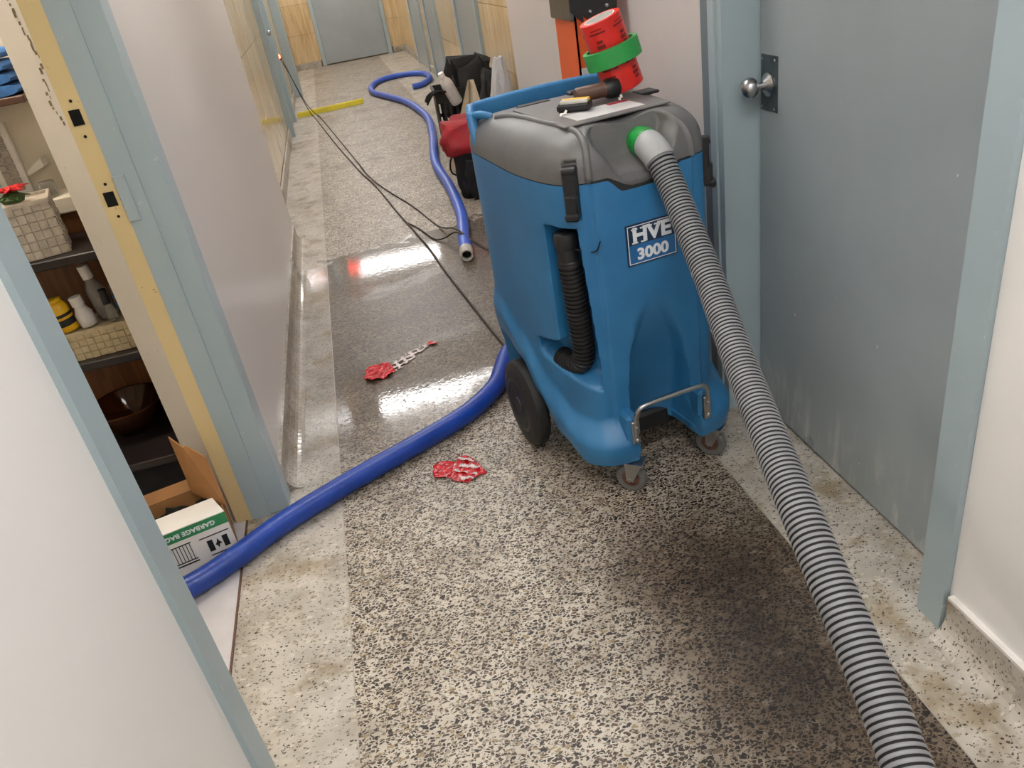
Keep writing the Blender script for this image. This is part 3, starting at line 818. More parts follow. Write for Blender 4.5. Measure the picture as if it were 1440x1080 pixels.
QM = Matrix.Translation(a) @ d.to_track_quat('Z', 'Y').to_matrix().to_4x4()
cf_ = MB().lathe([(.036, -.05), (.0385, -.045), (.0385, .0), (.035, .006), (.035, .046), (.033, .05), (.027, .05), (.026, .046), (.026, .005)], (0, 0, 0), 'z', 20).xf(QM).obj('cuff', 'cuff_pale', t, True, 40)
MB().lathe([(.0255, .004), (.0255, .008)], (0, 0, 0), 'z', 18).xf(QM).obj('bore', 'black_hole', cf_)

# ================================================================== CORDS
def cord(P, r, label, plug=False):
    pts = smooth_path(P, .03); o0 = Vector(P[-1]); o0.z = 0
    t = tag(empty('power_cord', o0), label, 'cord')
    MB().tube([q - o0 for q in pts], r, 6).obj('cable', 'cord', t, True, 80)
    return t, o0
t, o0 = cord([(-.555, 10.45, .66), (-.52, 10.40, .55), (-.44, 10.2, .25), (-.37, 10.02, .05), (-.332, 9.93, .006), (-.155, 8.208, .006), (.012, 6.757, .006), (.105, 6.112, .006), (.193, 5.266, .006), (.284, 4.481, .006), (.319, 4.009, .006), (.365, 3.505, .006), (.41, 3.05, .006), (.45, 2.75, .006)], .0055, 'dark cord running from the wall plug to the blue machine')
MB().lathe([(.012, 0), (.016, .01), (.016, .045), (.006, .06)], Vector((-.608, 10.45, .66)) - o0, 'x', 14).obj('plug', 'black_plastic', t, True)
MB().lathe([(.001, 0), (.022, .004), (.025, .014), (.018, .026), (.001, .03)], Vector((-.585, 10.44, .685)) - o0, 'x', 14).obj('pilot_light', 'led_red', t, True)
cord([(-.555, 10.52, .60), (-.50, 10.44, .45), (-.40, 10.2, .15), (-.30, 9.98, .02), (-.265, 9.85, .006), (.005, 7.194, .006), (.075, 6.45, .017), (.159, 6.002, .006), (.303, 5.36, .006), (.40, 4.80, .006), (.465, 4.46, .074), (.53, 4.25, .05), (.62, 4.13, .008), (.80, 4.0, .006)], .005, 'dark cord branching across the blue hose end behind the machine')
cord([(.23, 5.00, .006), (.284, 4.822, .006), (.345, 4.56, .006), (.40, 4.50, .02), (.468, 4.38, .075), (.55, 4.20, .03), (.64, 4.08, .006), (.80, 3.93, .006)], .005, 'short dark cord lying under the branching cord by the hose cuff')
t = tag(empty('wall_outlet', (XLS, 10.47, .6)), 'small pale outlet on the left stone wall with cords plugged in', 'outlet')
MB().box(0, .012, -.07, .09, -.05, .13, bev=.003).obj('face_plate', 'steel_dark', t)

# ================================================================== YELLOW LEVEL
lv = tag(empty('spirit_level', (-.13, 10.32, 0), math.radians(9)), 'yellow spirit level lying across the corridor floor', 'level')
MB().box(-.42, .40, -.045, -.03, 0, .05).box(-.40, .42, .03, .045, 0, .05).box(-.36, .41, -.03, .03, .018, .03).obj('beam', 'yellow_level', lv)
MB().box(.28, .34, -.015, .015, .03, .034).obj('hand_slot', 'black_plastic', lv)
MB().box(-.05, .03, -.012, .012, .03, .036).obj('bubble_vial', 'black_plastic', lv)

# ================================================================== ITEMS BEHIND THE MACHINE
# black and red tool bag
tb = tag(empty('tool_bag', (.815, 5.45, 0), math.radians(-8)), 'black tool bag with a red fabric top behind the machine', 'bag')
def soft_box(hx, hy, z0, z1, nz=10, n=36, bulge=.02, seed=0, taper=0.0, wr=.008):
    rnd = random.Random(seed); ph = [rnd.uniform(0, 6.28) for _ in range(6)]
    rings = []
    for i in range(nz + 1):
        t = i / nz; z = z0 + (z1 - z0) * t; k = 1 - taper * t
        ring = []
        for j in range(n):
            a = 2 * PI * j / n; c, s_ = math.cos(a), math.sin(a)
            x = math.copysign(abs(c) ** .35, c) * hx * k; y = math.copysign(abs(s_) ** .35, s_) * hy * k
            e = bulge * math.sin(PI * t) + wr * math.sin(3 * a + ph[0] + 5 * t) + wr * .8 * math.sin(5 * a + ph[1] - 7 * t) + wr * .5 * math.sin(9 * a + ph[2] + 13 * t)
            if t < .05: e *= .4
            L = math.hypot(x, y); ring.append((x * (1 + e / L), y * (1 + e / L), z + (0 if t < .95 else wr * math.sin(4 * a + ph[3]))))
        rings.append(ring)
    return MB().loft(rings)
soft_box(.15, .20, 0, .32, 12, 40, .01, 1).obj('bag_body', 'black_fabric', tb, True, 70)
soft_box(.21, .20, .29, .48, 10, 40, .03, 2, .15, .014).obj('bag_top', 'red_fabric', tb, True, 70)
soft_box(.055, .03, .02, .26, 8, 24, .012, 3).xf(Matrix.Translation((-.02, -.25, 0))).obj('front_pocket', 'black_fabric', tb, True, 70)
soft_box(.055, .03, .02, .24, 8, 24, .012, 4).xf(Matrix.Translation((.10, -.26, 0))).obj('front_pocket', 'black_fabric', tb, True, 70)
MB().tube(smooth_path([(-.15, -.12, .30), (-.185, -.10, .24), (-.19, -.05, .16), (-.16, .0, .12)], .01), .006, 8).obj('carry_strap', 'black_fabric', tb, True)
# crate
cr_ = tag(empty('storage_crate', (1.0, 6.85, 0), math.radians(-4)), 'tall black slotted plastic crate full of gear behind the tool bag', 'crate')
hx, hy, hz = .235, .19, .50
MB().box(-hx + .02, hx - .02, -hy + .02, hy - .02, 0, .02).obj('crate_floor', 'black_crate', cr_)
for s in (-1, 1):
    for ax in (0, 1):
        mb = MB()
        L = hx if ax == 0 else hy; D = hy if ax == 0 else hx
        def seg(a, b, z0, z1):
            if ax == 0: mb.box(a, b, s * D - .006, s * D + .006, z0, z1)
            else: mb.box(s * D - .006, s * D + .006, a, b, z0, z1)
        seg(-L, L, 0, .10); seg(-L, L, .41, hz)
        nb = 9; wd = 2 * L / nb
        for k in range(nb + 1): seg(-L + k * wd - (.011 if 0 < k else 0), -L + k * wd + (.011 if k < nb else 0), .10, .41)
        seg(-L, L, .24, .27)
        mb.obj('crate_side', 'black_crate', cr_)
MB().box(-hx - .015, hx + .015, -hy - .015, -hy + .003, hz - .02, hz + .005).box(-hx - .015, hx + .015, hy - .003, hy + .015, hz - .02, hz + .005).box(-hx - .015, -hx + .003, -hy, hy, hz - .02, hz + .005).box(hx - .003, hx + .015, -hy, hy, hz - .02, hz + .005).obj('crate_rim', 'black_crate', cr_)
jk = soft_box(.16, .16, .02, .68, 18, 48, .03, 9, .2, .034).xf(Matrix.Translation((1.08, 6.88, 0))).obj('jacket', 'black_fabric', None, True, 70)
tag(jk, 'black bundled jacket stuffed into the plastic crate', 'jacket')
sm_ = soft_box(.10, .12, 0, .26, 8, 32, .03, 12, .2, .02).xf(Matrix.Translation((1.18, 6.30, .0)) @ Matrix.Scale(2.35, 4, (0, 0, 1))).obj('equipment_bag', 'black_fabric', None, True, 70)
tag(sm_, 'black upright equipment bag standing beside the crate', 'bag')
bo = tag(empty('water_bottle', (.90, 6.66, .44)), 'white plastic bottle poking out of the crate corner', 'bottle')
Rb = Matrix.Rotation(math.radians(-22), 4, 'Y') @ Matrix.Rotation(math.radians(12), 4, 'X')
MB().lathe([(.045, -.1), (.05, -.09), (.05, .07), (.045, .1), (.025, .13), (.018, .14)], (0, 0, .05), 'z', 20).xf(Rb).obj('bottle_body', 'bottle_white', bo, True)
MB().lathe([(.024, .14), (.024, .175), (.02, .18), (.001, .18)], (0, 0, .05), 'z', 16).xf(Rb).obj('bottle_cap', 'cap_white', bo, True)
cb = MB()
pr = [(-.20, 0), (.0, .055), (.22, 0), (.22, .008), (.0, .063), (-.20, .008)]
rings = [[(x, y, 0) for x, y in pr], [(x * .1 + .06, y, .63) for x, y in pr]]
cbo = cb.loft(rings).obj('folded_card', 'cream_board'); cbo.location = (.87, 6.08, .0); cbo.rotation_euler = (math.radians(-6), math.radians(4), 0)
tag(cbo, 'folded cream card leaning between the tool bag and the crate', 'card')
gl = MB()
for k in range(3):
    gl.tube(smooth_path([(.80 + .02 * k, 6.62, .50), (.74, 6.60 - .02 * k, .52), (.68, 6.58, .50 - .02 * k), (.655, 6.58 - .01 * k, .46 - .015 * k)], .02), .012 - .002 * k, 8)
tag(gl.obj('work_glove', 'black_fabric', None, True), 'dark work glove hanging over the crate rim', 'glove')
# clear plastic bag
pb = MB(); rings = []; rnd = random.Random(5)
for i in range(25):
    t = i / 24; z = .90 * t; ring = []
    rx = .12 * (1 - .75 * t ** 2.2); ry = .10 * (1 - .7 * t ** 2)
    for j in range(28):
        a = 2 * PI * j / 28
        k = 1 + .10 * math.sin(5 * a + 9 * t) + .07 * math.sin(8 * a - 14 * t) + .05 * rnd.uniform(-1, 1)
        ring.append((rx * k * math.cos(a) + .045 * t, ry * k * math.sin(a), z + (0 if i == 0 else .006 * math.sin(7 * a))))
    rings.append(ring)
pbo = pb.loft(rings).obj('plastic_bag', 'film', None, True, 35); pbo.location = (.90, 4.82, 0)
tag(pbo, 'clear crumpled plastic bag standing against the wall end', 'plastic bag')

# orange ladder
la = tag(empty('step_ladder', (.92, 2.95, 0)), 'orange fibreglass step ladder folded against the right wall', 'ladder')
def rail(x0, x1, y0, y1, nm):
    tt = .006
    MB().box(x0, x1, y0, y0 + tt, .04, 1.75).box(x0, x0 + tt, y0, y1, .04, 1.75).box(x1 - tt, x1, y0, y1, .04, 1.75).obj(nm, 'orange', la)
rail(-.085, -.018, -.13, .12, 'front_rail'); rail(-.008, .052, -.125, .10, 'rear_rail')
for x0, x1 in ((-.09, -.013), (-.012, .057)): MB().box(x0, x1, -.135, .12, 0, .05, bev=.004).obj('rubber_foot', 'black_rubber', la)
for z in (.3, .58, .86, 1.2, 1.5): MB().box(-.083, -.02, -.12, .118, z, z + .02).obj('step', 'steel', la)
br = MB(); pr = []
for k in range(13):
    a = PI + PI * k / 12; pr.append((.005 + .062 * math.cos(a), 1.245 + .05 * math.sin(a)))
pr = [(-.10, 1.245)] + [(-.057, 1.205)] + pr[1:] + [(.067, 1.34), (-.10, 1.34)]
br.loft([[(x, -.139, z) for x, z in pr], [(x, -.131, z) for x, z in pr]]).obj('gusset_plate', 'black_plastic', la)
MB().box(-.099, -.086, -.137, .125, 1.215, 1.33, bev=.003).obj('side_bracket', 'steel_dark', la)
for (x, z) in ((-.03, 1.235), (.03, 1.245), (-.03, 1.29), (.03, 1.29)): MB().lathe([(.007, 0), (.005, -.004), (.001, -.005)], (x, -.139, z), 'y', 10).obj('rivet', 'steel', la)
MB().box(-.08, -.02, -.1375, -.131, .93, 1.06).obj('warning_label', 'sticker', la)

# ================================================================== ON THE LID
def lidw(lx, ly, z=1.0675):
    th = math.radians(8); return Vector((.65 + lx * math.cos(th) - ly * math.sin(th), 2.17 + lx * math.sin(th) + ly * math.cos(th), z))
def roll(name, mat, loc, rot, r_out, r_in, h, label, cat, core='paper_white', prints=0):
    t = tag(empty(name, loc), label, cat); t.rotation_euler = rot
    MB().lathe([(r_in + .003, 0), (r_out - .001, 0), (r_out, .001), (r_out, h - .001), (r_out - .001, h), (r_in + .003, h), (r_in + .003, 0)], (0, 0, 0), 'z', 40, cap=False).obj('tape', mat, t, True, 40)
    MB().lathe([(r_in, .0005), (r_in + .0032, .0005), (r_in + .0032, h + .0008), (r_in, h + .0008), (r_in, .0005)], (0, 0, 0), 'z', 32, cap=False).obj('core', core, t, True, 40)
    for k in range(prints):
        a = k * 2 * PI / prints + .3; mbp = MB(); n = 5; rr_ = r_out + .0004
        def arc(da, z0, z1):
            ring0 = []; 
            pts_ = [a - da + 2 * da * q / n for q in range(n + 1)]
            mbp.loft([[(rr_ * math.cos(x), rr_ * math.sin(x), z0) for x in pts_], [(rr_ * math.cos(x), rr_ * math.sin(x), z1) for x in pts_]], False, False, False)
        arc(.16, h * .22, h * .30); arc(.22, h * .34, h * .44); arc(.16, h * .48, h * .56); arc(.42, h * .72, h * .77); arc(.3, h * .82, h * .85)
        mbp.obj('print', 'red_print', t)
    return t
tilt = (math.radians(0), math.radians(-16), 0)
Rt = Matrix.Rotation(tilt[1], 4, 'Y')
b0 = lidw(.135, .03, 1.0675 + .0165)
ax = Rt @ Vector((0, 0, 1))
roll('tape_roll', 'red_tape', b0, tilt, .057, .04, .094, 'red printed sheathing tape roll at the bottom of the stack', 'tape roll', prints=5)
roll('tape_roll', 'red_tape', b0 + ax * .0955, tilt, .057, .04, .10, 'red printed sheathing tape roll on top of the stack', 'tape roll', prints=5)
t2 = (math.radians(-4), math.radians(-13), 0)
roll('tape_roll', 'green_tape', b0 + ax * .072, t2, .078, .0665, .048, 'green painter tape roll slipped around the red rolls', 'tape roll', core='green_tape')
# battery pack, brown bottle-like flashlight and scraps
bt = tag(empty('battery_pack', lidw(-.055, -.045, 1.069), math.radians(-30)), 'small dark battery holder with yellow stripes on the lid', 'battery')
MB().box(-.045, .045, -.025, .025, 0, .022, bev=.006).obj('holder', 'black_plastic', bt)
for k in (-1, 1): MB().tube([(-.035, k * .011, .021), (.04, k * .011, .021)], .009, 12).obj('cell', 'yellow_bottle' if k > 0 else 'cuff_pale', bt, True)
fb = tag(empty('flashlight', lidw(.022, .0, 1.0685), math.radians(6)), 'short brown flashlight with black head lying beside the tape', 'flashlight')
MB().lathe([(.016, -.05), (.020, -.045), (.020, .03), (.022, .035)], (0, 0, .027), 'x', 20).obj('barrel', 'shelf_brown', fb, True)
MB().lathe([(.022, .035), (.027, .045), (.027, .072), (.024, .076), (.001, .076)], (0, 0, .027), 'x', 20).obj('head', 'black_plastic', fb, True)
for k, (x, y, a) in enumerate([(-.10, -.07, .4), (-.085, -.055, 1.2), (.085, -.045, .9)]):
    mb = MB(); pr = [(-.012, 0, 0), (-.004, .003, .004), (.006, .001, .003), (.014, .004, .009)]
    mb.loft([[(x_, y_ - .003, z_) for x_, y_, z_ in pr], [(x_, y_ + .004, z_ + .002) for x_, y_, z_ in pr]], False, False, False)
    o = mb.obj('paper_scrap', 'paper_white'); o.location = lidw(x, y, 1.068); o.rotation_euler = (0, 0, a)
    tag(o, ['tiny curled white paper scrap by the lid bead', 'tiny white paper curl next to the battery holder', 'white torn tape end beside the flashlight head'][k], 'scrap')

# ================================================================== RED SCRAPS ON THE FLOOR
def scrap(name, outline, mat, amp, seed, parent, hole=None):
    rnd = random.Random(seed); import bmesh
    vs = []; fs = []; n = 22
    xs = [p[0] for p in outline]; ys = [p[1] for p in outline]
    x0, x1, y0, y1 = min(xs), max(xs), min(ys), max(ys); N = 30
    ph = [rnd.uniform(0, 6.28) for _ in range(8)]
    def inside(x, y):
        c = False; j = len(outline) - 1
        for i in range(len(outline)):
            xi, yi = outline[i]; xj, yj = outline[j]
            if (yi > y) != (yj > y) and x < (xj - xi) * (y - yi) / (yj - yi) + xi: c = not c
            j = i
        return c
    idx = {}
    def vid(i, j):
        if (i, j) not in idx:
            x = x0 + (x1 - x0) * i / N; y = y0 + (y1 - y0) * j / N
            u, v = x * 60, y * 60
            z = amp * (1 + .5 * math.sin(u * 1.3 + v + ph[0]) + .35 * math.sin(u * 2.1 - v * 2.3 + ph[1]) + .4 * abs(math.sin(u * .8 + v * 1.9 + ph[2])))
            idx[(i, j)] = len(vs); vs.append((x, y, max(.0012, z * .6)))
        return idx[(i, j)]
    for i in range(N):
        for j in range(N):
            cx = x0 + (x1 - x0) * (i + .5) / N; cy = y0 + (y1 - y0) * (j + .5) / N
            if inside(cx, cy) and not (hole and hole(cx, cy)): fs.append((vid(i, j), vid(i + 1, j), vid(i + 1, j + 1), vid(i, j + 1)))
    o = MB().add(vs, fs).obj(name, mat, parent, True, 30)
    md = o.modifiers.new('solid', 'SOLIDIFY'); md.thickness = .0009
    return o
s1 = tag(empty('tape_scrap', (-.11, 2.99, 0)), 'crumpled red tape with a lacy clear strip on the wet floor', 'tape scrap')
scrap('red_wad', [(-.075, -.03), (-.065, .05), (-.02, .085), (.04, .065), (.055, -.01), (.02, -.05), (-.04, -.055)], 'red_scrap', .014, 3, s1)
lace = lambda x, y: abs(math.sin(x * 75 + y * 20)) > .55 and abs(math.sin(y * 85 - x * 42)) > .5
scrap('clear_strip', [(.03, -.02), (.05, .075), (.13, .14), (.235, .185), (.235, .165), (.16, .09), (.09, .01)], 'clear_scrap', .005, 4, s1, lace)
scrap('red_tip', [(.215, .16), (.225, .19), (.262, .18), (.26, .155)], 'red_scrap', .006, 6, s1)
s2 = tag(empty('tape_scrap', (.08, 2.155, 0)), 'flat torn red tape scrap on dry terrazzo before the hose', 'tape scrap')
scrap('red_piece', [(-.085, -.005), (-.08, .07), (-.03, .075), (.0, .055), (.015, .085), (.05, .06), (.088, -.05), (.06, -.055), (.02, -.075), (-.02, -.055), (-.04, -.02)], 'red_scrap', .007, 8, s2)
lace2 = lambda x, y: math.sin(x * 110 + y * 160) > -.35
scrap('clear_shreds', [(-.02, .02), (.02, .075), (.05, .06), (.07, -.02), (.04, -.072), (.0, -.06)], 'clear_scrap', .012, 9, s2, lace2)

# ================================================================== CLOSET CONTENTS
cb = tag(empty('shelf_unit', (-1.1, 2.78, 0)), 'dark wooden shelf unit with black shelves inside the closet', 'shelf unit')
MB().box(-.40, .28, .10, .13, 0, .935).obj('back_panel', 'wood', cb)
MB().box(.28, .31, -.18, .13, 0, .935).obj('side_panel', 'wood', cb)
MB().box(-.43, -.40, -.18, .13, 0, .935).obj('side_panel', 'wood', cb)
MB().box(-.40, .28, -.34, .10, .14, .17, bev=.003).obj('shelf', 'shelf_black', cb)
MB().box(-.40, .28, -.33, -.315, 0, .14).obj('dark_filler', 'black_hole', cb)  # added black panel, stands in for the dark area below the lowest shelf
for z in (.83, .475): MB().box(-.40, .28, -.20, .10, z, z + .03, bev=.003).obj('shelf', 'shelf_black', cb)
MB().box(-.43, .31, .06, .22, .935, .988, bev=.004).obj('top_ledge', 'closet_cream', cb)
def weave(name, loc, hx, hy, h, mat, label, nx, nz, rz=0.0, solid_top=False):
    t = tag(empty(name, loc, rz), label, 'basket')
    e = .004
    MB().box(-hx + e, hx - e, -hy + e, hy - e, 0, h - .006).obj('liner', mat, t)
    for side in range(4):
        L = hx if side % 2 == 0 else hy; D = hy if side % 2 == 0 else hx
        Rz = Matrix.Rotation(side * PI / 2, 4, 'Z')
        k = max(2, int(round(nx * L / hx))); wd = 2 * L / k; hd = h / nz
        mb = MB()
        for i in range(k):
            for j in range(nz):
                dd = .003 if (i + j) % 2 == 0 else .0
                mb.box(-L + i * wd + .0012, -L + (i + 1) * wd - .0012, -D - dd, -D + .003, j * hd + .0012, (j + 1) * hd - .0012)
        mb.xf(Rz).obj('woven_side', mat, t)
    MB().box(-hx - .004, hx + .004, -hy - .004, -hy + .006, h - .008, h + .004).box(-hx - .004, hx + .004, hy - .006, hy + .004, h - .008, h + .004).box(-hx - .004, -hx + .006, -hy, hy, h - .008, h + .004).box(hx - .006, hx + .004, -hy, hy, h - .008, h + .004).obj('rim', mat, t)
    return t
weave('woven_basket', (-1.045, 2.68, .861), .10, .075, .17, 'basket_white', 'pale woven basket turned over on the top closet shelf', 8, 6, math.radians(14))
weave('woven_tray', (-.965, 2.69, .506), .135, .075, .095, 'basket_pale', 'cream woven tray holding bottles on the middle closet shelf', 11, 4, math.radians(3))
def bottle(loc, r, h, mat, cap, label, shoulder=.75, neck=.4, tilt=0.0, caph=.03, name='bottle', label_band=None):
    t = tag(empty(name, loc), label, 'bottle'); t.rotation_euler = (0, tilt, 0)
    MB().lathe([(r * .92, 0), (r, .006), (r, h * shoulder), (r * .8, h * (shoulder + .12)), (r * neck, h * .97), (r * neck, h)], (0, 0, 0), 'z', 20).obj('bottle_body', mat, t, True)
    MB().lathe([(r * neck * 1.3, h * .98), (r * neck * 1.3, h * .98 + caph), (r * neck * .9, h + caph), (.001, h + caph)], (0, 0, 0), 'z', 16).obj('cap', cap, t, True)
    if label_band:
        MB().lathe([(r + .0006, h * .2), (r + .0008, h * .25), (r + .0006, h * .42)], (0, 0, 0), 'z', 20, cap=False).obj('label_band', label_band, t, True)
        MB().lathe([(r + .0006, h * .5), (r + .0008, h * .52), (r + .0006, h * .6)], (0, 0, 0), 'z', 20, cap=False).obj('label_band', label_band, t, True)
bottle((-1.045, 2.665, .602), .031, .105, 'yellow_bottle', 'yellow_bottle', 'yellow squeeze bottle with dark print in the woven tray', .82, .6, math.radians(-8), .01, label_band='ink')
bottle((-.985, 2.67, .602), .028, .075, 'bottle_white', 'cap_white', 'short white capped bottle beside the yellow bottle', .6, .55, math.radians(-6), .03)
bottle((-.93, 2.71, .602), .030, .145, 'clear_plastic', 'cap_white', 'tall clear spray bottle with white cap in the tray', .68, .45, math.radians(-5), .045)
bottle((-.905, 2.665, .602), .016, .06, 'clear_plastic', 'black_plastic', 'small clear dropper bottle with black cap', .7, .6, 0, .05)
bottle((-.86, 2.70, .602), .032, .13, 'clear_plastic', 'cap_white', 'clear wide bottle at the tray end by the door jamb', .8, .5, 0, .015, label_band='label_blue')
t = tag(empty('glass_bowl', (-1.0, 2.70, .171)), 'amber glass bowl on the lowest closet shelf', 'bowl')
MB().lathe([(.05, 0), (.06, .004), (.10, .05), (.13, .11), (.127, .112), (.097, .054), (.055, .010), (.001, .008)], (0, 0, 0), 'z', 36).obj('bowl_body', 'amber_glass', t, True)
MB().lathe([(.127, .110), (.133, .110), (.133, .115), (.127, .115), (.127, .110)], (0, 0, 0), 'z', 36, cap=False).obj('rim', 'amber_glass', t, True)
# jar, wedge, flower, towel
t = tag(empty('glass_jar', (-1.0, 2.88, .989)), 'small glass jar with dark contents on the cream ledge', 'jar')
MB().lathe([(.022, 0), (.025, .004), (.025, .05), (.023, .052), (.022, .006), (.001, .005)], (0, 0, 0), 'z', 20).obj('jar_glass', 'clear_plastic', t, True)
MB().lathe([(.0205, .0065), (.0205, .022), (.001, .023)], (0, 0, 0), 'z', 16).obj('contents', 'jar_dark', t, True)
t = MB(); pr = [(0, .0), (.06, .02), (.06, .05), (0, .012)]
o = t.loft([[(x, 0, z) for x, z in pr], [(x, .05, z) for x, z in pr]]).obj('soap_dish', 'cap_white'); o.location = (-1.085, 3.0, 1.05)
tag(o, 'small white wedge-shaped soap dish on the cream closet wall', 'soap dish')
t = tag(empty('flower', (-1.03, 2.655, 1.036)), 'red artificial flower with green leaves on the woven basket', 'flower')
MB().lathe([(.03, 0), (.036, .012), (.02, .028), (.001, .03)], (0, 0, 0), 'z', 14).obj('moss_base', 'leaf', t, True)
for k in range(9):
    a = k * 2 * PI / 9; L = .05 + .012 * (k % 3); c_, s_ = math.cos(a), math.sin(a)
    pr = [(0, 0, .03), (.4 * L, .012, .045), (L, 0, .04), (.4 * L, -.012, .045)]
    vs = [(x * c_ - y * s_, x * s_ + y * c_, z) for x, y, z in pr] + [(x * c_ - y * s_, x * s_ + y * c_, z - .003) for x, y, z in pr]
    MB().add(vs, [(0, 1, 2, 3), (7, 6, 5, 4), (0, 4, 5, 1), (1, 5, 6, 2), (2, 6, 7, 3), (3, 7, 4, 0)]).obj('petal', 'red_flower', t)
for k in range(5):
    a = k * 2 * PI / 5 + .3; L = .05; c_, s_ = math.cos(a), math.sin(a)
    pr = [(.01, 0, .015), (.5 * L, .012, .022), (L, 0, .012), (.5 * L, -.012, .022)]
    vs = [(x * c_ - y * s_, x * s_ + y * c_, z) for x, y, z in pr] + [(x * c_ - y * s_, x * s_ + y * c_, z - .003) for x, y, z in pr]
    MB().add(vs, [(0, 1, 2, 3), (7, 6, 5, 4), (0, 4, 5, 1), (1, 5, 6, 2), (2, 6, 7, 3), (3, 7, 4, 0)]).obj('leaf', 'leaf', t)
t = tag(empty('wall_shelf', (-1.15, 2.93, 1.29)), 'brown wall shelf with hook bracket high in the closet', 'shelf')
MB().box(-.35, .22, -.12, .12, 0, .022, bev=.003).obj('board', 'shelf_brown', t)
MB().box(-.02, .01, -.06, .12, -.03, 0).box(.0, .012, -.08, -.06, -.07, -.0).obj('bracket', 'steel_dark', t)
MB().box(-.35, .22, .06, .12, -.06, -.0).obj('cleat', 'closet_cream', t)
tw = tag(empty('folded_towel', (-1.09, 2.92, 1.313)), 'blue towel folded on the brown closet shelf', 'towel')
for k in range(4):
    w_ = .15 - .008 * k; z = k * .034
    pr = []
    for j in range(16):
        a = 2 * PI * j / 16; pr.append((math.copysign(abs(math.cos(a)) ** .4, math.cos(a)) * w_, math.copysign(abs(math.sin(a)) ** .8, math.sin(a)) * .0165 + .0165 + z))
    MB().loft([[(x, -.10 + .004 * k, zz) for x, zz in pr], [(x, .10, zz) for x, zz in pr]]).obj('fold', 'towel' if k % 2 else 'towel', tw, True, 50)
fm = tag(empty('mosaic_frame', (-1.17, 3.04, .99)), 'white frame with grey mosaic pieces on the closet wall', 'frame')
MB().box(-.16, .07, -.012, .008, .0, .24, bev=.003).obj('frame_board', 'cap_white', fm)
MB().box(-.13, -.02, -.016, -.01, .02, .20).obj('inset', 'pale_blue', fm)
for i in range(2):
    for j in range(9): MB().box(.0 + i * .026, .024 + i * .026, -.017, -.011, .015 + j * .023, .036 + j * .023, bev=.0015).obj('mosaic_piece', 'mosaic_grey', fm)

# garbage-bag box
gb_ = tag(empty('garbage_bag_box', (-.628, 2.03, .005), math.radians(14)), 'open white and green garbage bags carton in the closet doorway', 'carton')
W, D_, Hh, tk = .36, .19, .16, .003       # runs to -x and +y from the front right corner
MB().box(-W, 0, 0, tk, 0, Hh).obj('front_wall', 'box_white', gb_)
MB().box(-W, 0, D_ - tk, D_, 0, Hh).obj('rear_wall', 'cardboard', gb_)
MB().box(-tk, 0, tk, D_ - tk, 0, Hh).obj('side_wall', 'cardboard', gb_)
MB().box(-W, -W + tk, tk, D_ - tk, 0, Hh).obj('side_wall', 'cardboard', gb_)
MB().box(-W, 0, tk, D_ - tk, 0, tk).obj('bottom', 'cardboard', gb_)
def flap(vs, nm, mat): 
    v2 = [Vector(v) for v in vs]; nrm = (v2[1] - v2[0]).cross(v2[2] - v2[0]).normalized() * tk
    n = len(vs); MB().loft([[tuple(v) for v in v2], [tuple(v + nrm) for v in v2]]).obj(nm, mat, gb_)
flap([(-W, 0, Hh), (0, 0, Hh), (-.02, .075, Hh + .012), (-W, .075, Hh + .012)], 'front_flap', 'box_white')
gm = (Matrix.Translation(gb_.location) @ Matrix.Rotation(math.radians(14), 4, 'Z')).inverted()
flap([gm @ Vector(q) for q in ((-.622, 2.05, .168), (-.74, 2.178, .165), (-.738, 2.178, .375), (-.70, 2.145, .345), (-.69, 2.14, .352), (-.635, 2.09, .325))], 'side_flap', 'cardboard')
flap([(-W, D_, Hh), (0, D_, Hh), (-.02, D_ + .02, Hh + .03), (-W, D_ + .02, Hh + .03)], 'rear_flap', 'cardboard')
bb = MB(); rnd = random.Random(3); rings = []
nb = 14
for i in range(nb + 1):
    for_ = []
vs = []; fs = []
for i in range(nb + 1):
    for j in range(9): vs.append((-W + .03 + (W - .06) * i / nb, tk + .03 + (D_ - 2 * tk - .06) * j / 8, .118 + .03 * math.sin(i * 1.7 + j * 2.3) + rnd.uniform(-.012, .02)))
for i in range(nb):
    for j in range(8): a = i * 9 + j; fs.append((a, a + 9, a + 10, a + 1))
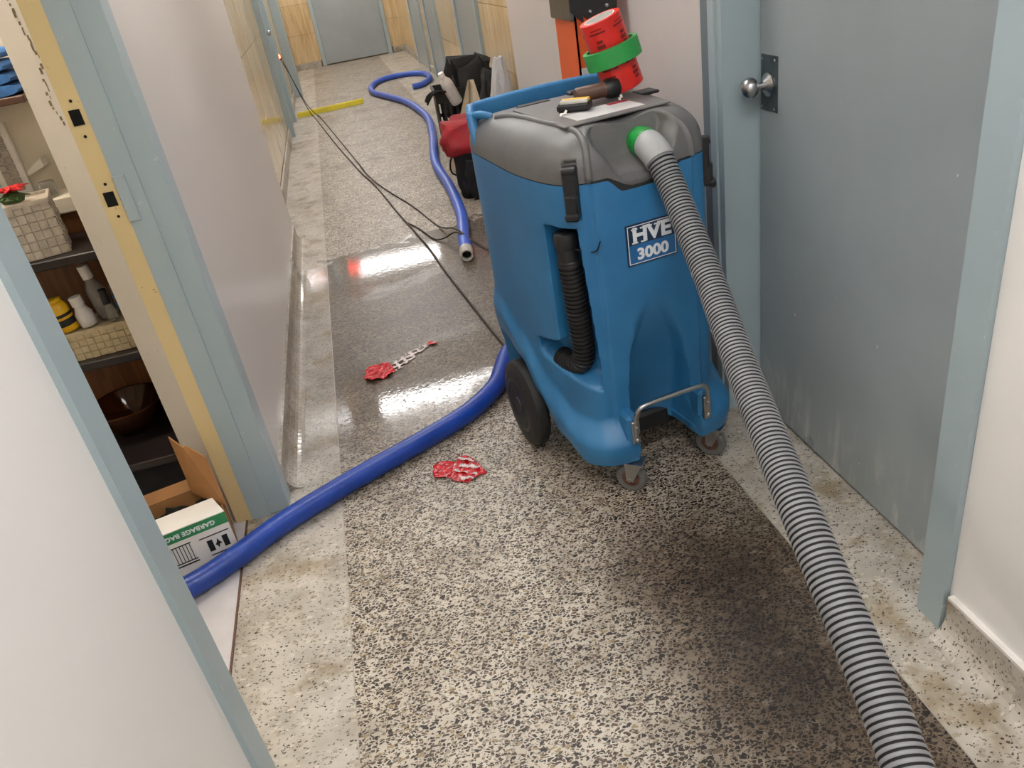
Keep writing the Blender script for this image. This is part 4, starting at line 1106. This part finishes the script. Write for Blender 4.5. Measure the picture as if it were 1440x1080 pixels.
bags = MB().add(vs, fs).obj('bin_liners', 'black_hole', None, True, 30); bags.location = gb_.location; bags.rotation_euler = gb_.rotation_euler
md = bags.modifiers.new('solid', 'SOLIDIFY'); md.thickness = .015; md.offset = -1
tag(bags, 'crumpled black bin liners inside the open carton', 'bin liners')
FR = Matrix.Translation((0, -.0006, 0)) @ Matrix.Rotation(PI / 2, 4, 'X')
fr = MB().box(-W, 0, -.0008, 0, Hh - .038, Hh).obj('green_band', 'box_green', gb_)
FB = lambda x, z: Matrix.Translation((x, -.0012, z)) @ Matrix.Rotation(PI / 2, 4, 'X') @ Matrix.Rotation(PI, 4, 'Z')
text_mesh('band_lettering', 'GARBAGE BAGS', .0215, 'label_white', gb_, FB(-.112, Hh - .019), .0006, .0003)
mb = MB()  # dustbin drawing with a sack
mb2 = mb
for k in range(6): mb.box(-.172 + k * .0095, -.170 + k * .0095, -.0012, 0, .045, .105)
mb.box(-.176, -.118, -.0012, 0, .103, .106).box(-.18, -.114, -.0012, 0, .032, .036).box(-.178, -.116, -.0012, 0, .042, .045)
mb.obj('bin_drawing', 'ink', gb_)
pr = [(-.18, .05), (-.205, .075), (-.195, .085), (-.21, .10), (-.185, .112), (-.176, .1)]
MB().loft([[(x, -.0012, z) for x, z in pr], [(x, 0, z) for x, z in pr]]).obj('sack_drawing', 'ink', gb_)
mb = MB().box(-.078, -.062, -.0012, 0, .045, .085).box(-.034, -.018, -.0012, 0, .045, .085)
pr = [(-.05, .048), (-.046, .06), (-.038, .062), (-.044, .07), (-.048, .082), (-.052, .07), (-.058, .062), (-.054, .06)]
mb.loft([[(x, -.0012, z) for x, z in pr], [(x, 0, z) for x, z in pr]])
mb.obj('flag_mark', 'ink', gb_)
mb = MB()
for x0, x1, z in ((-.095, -.008, .098), (-.08, -.02, .030), (-.27, -.235, .09), (-.28, -.22, .03)): mb.box(x0, x1, -.0012, 0, z, z + .003)
mb.box(-.262, -.24, -.0012, 0, .05, .062).box(-.256, -.246, -.0012, 0, .062, .075)
mb.obj('small_print', 'ink', gb_)
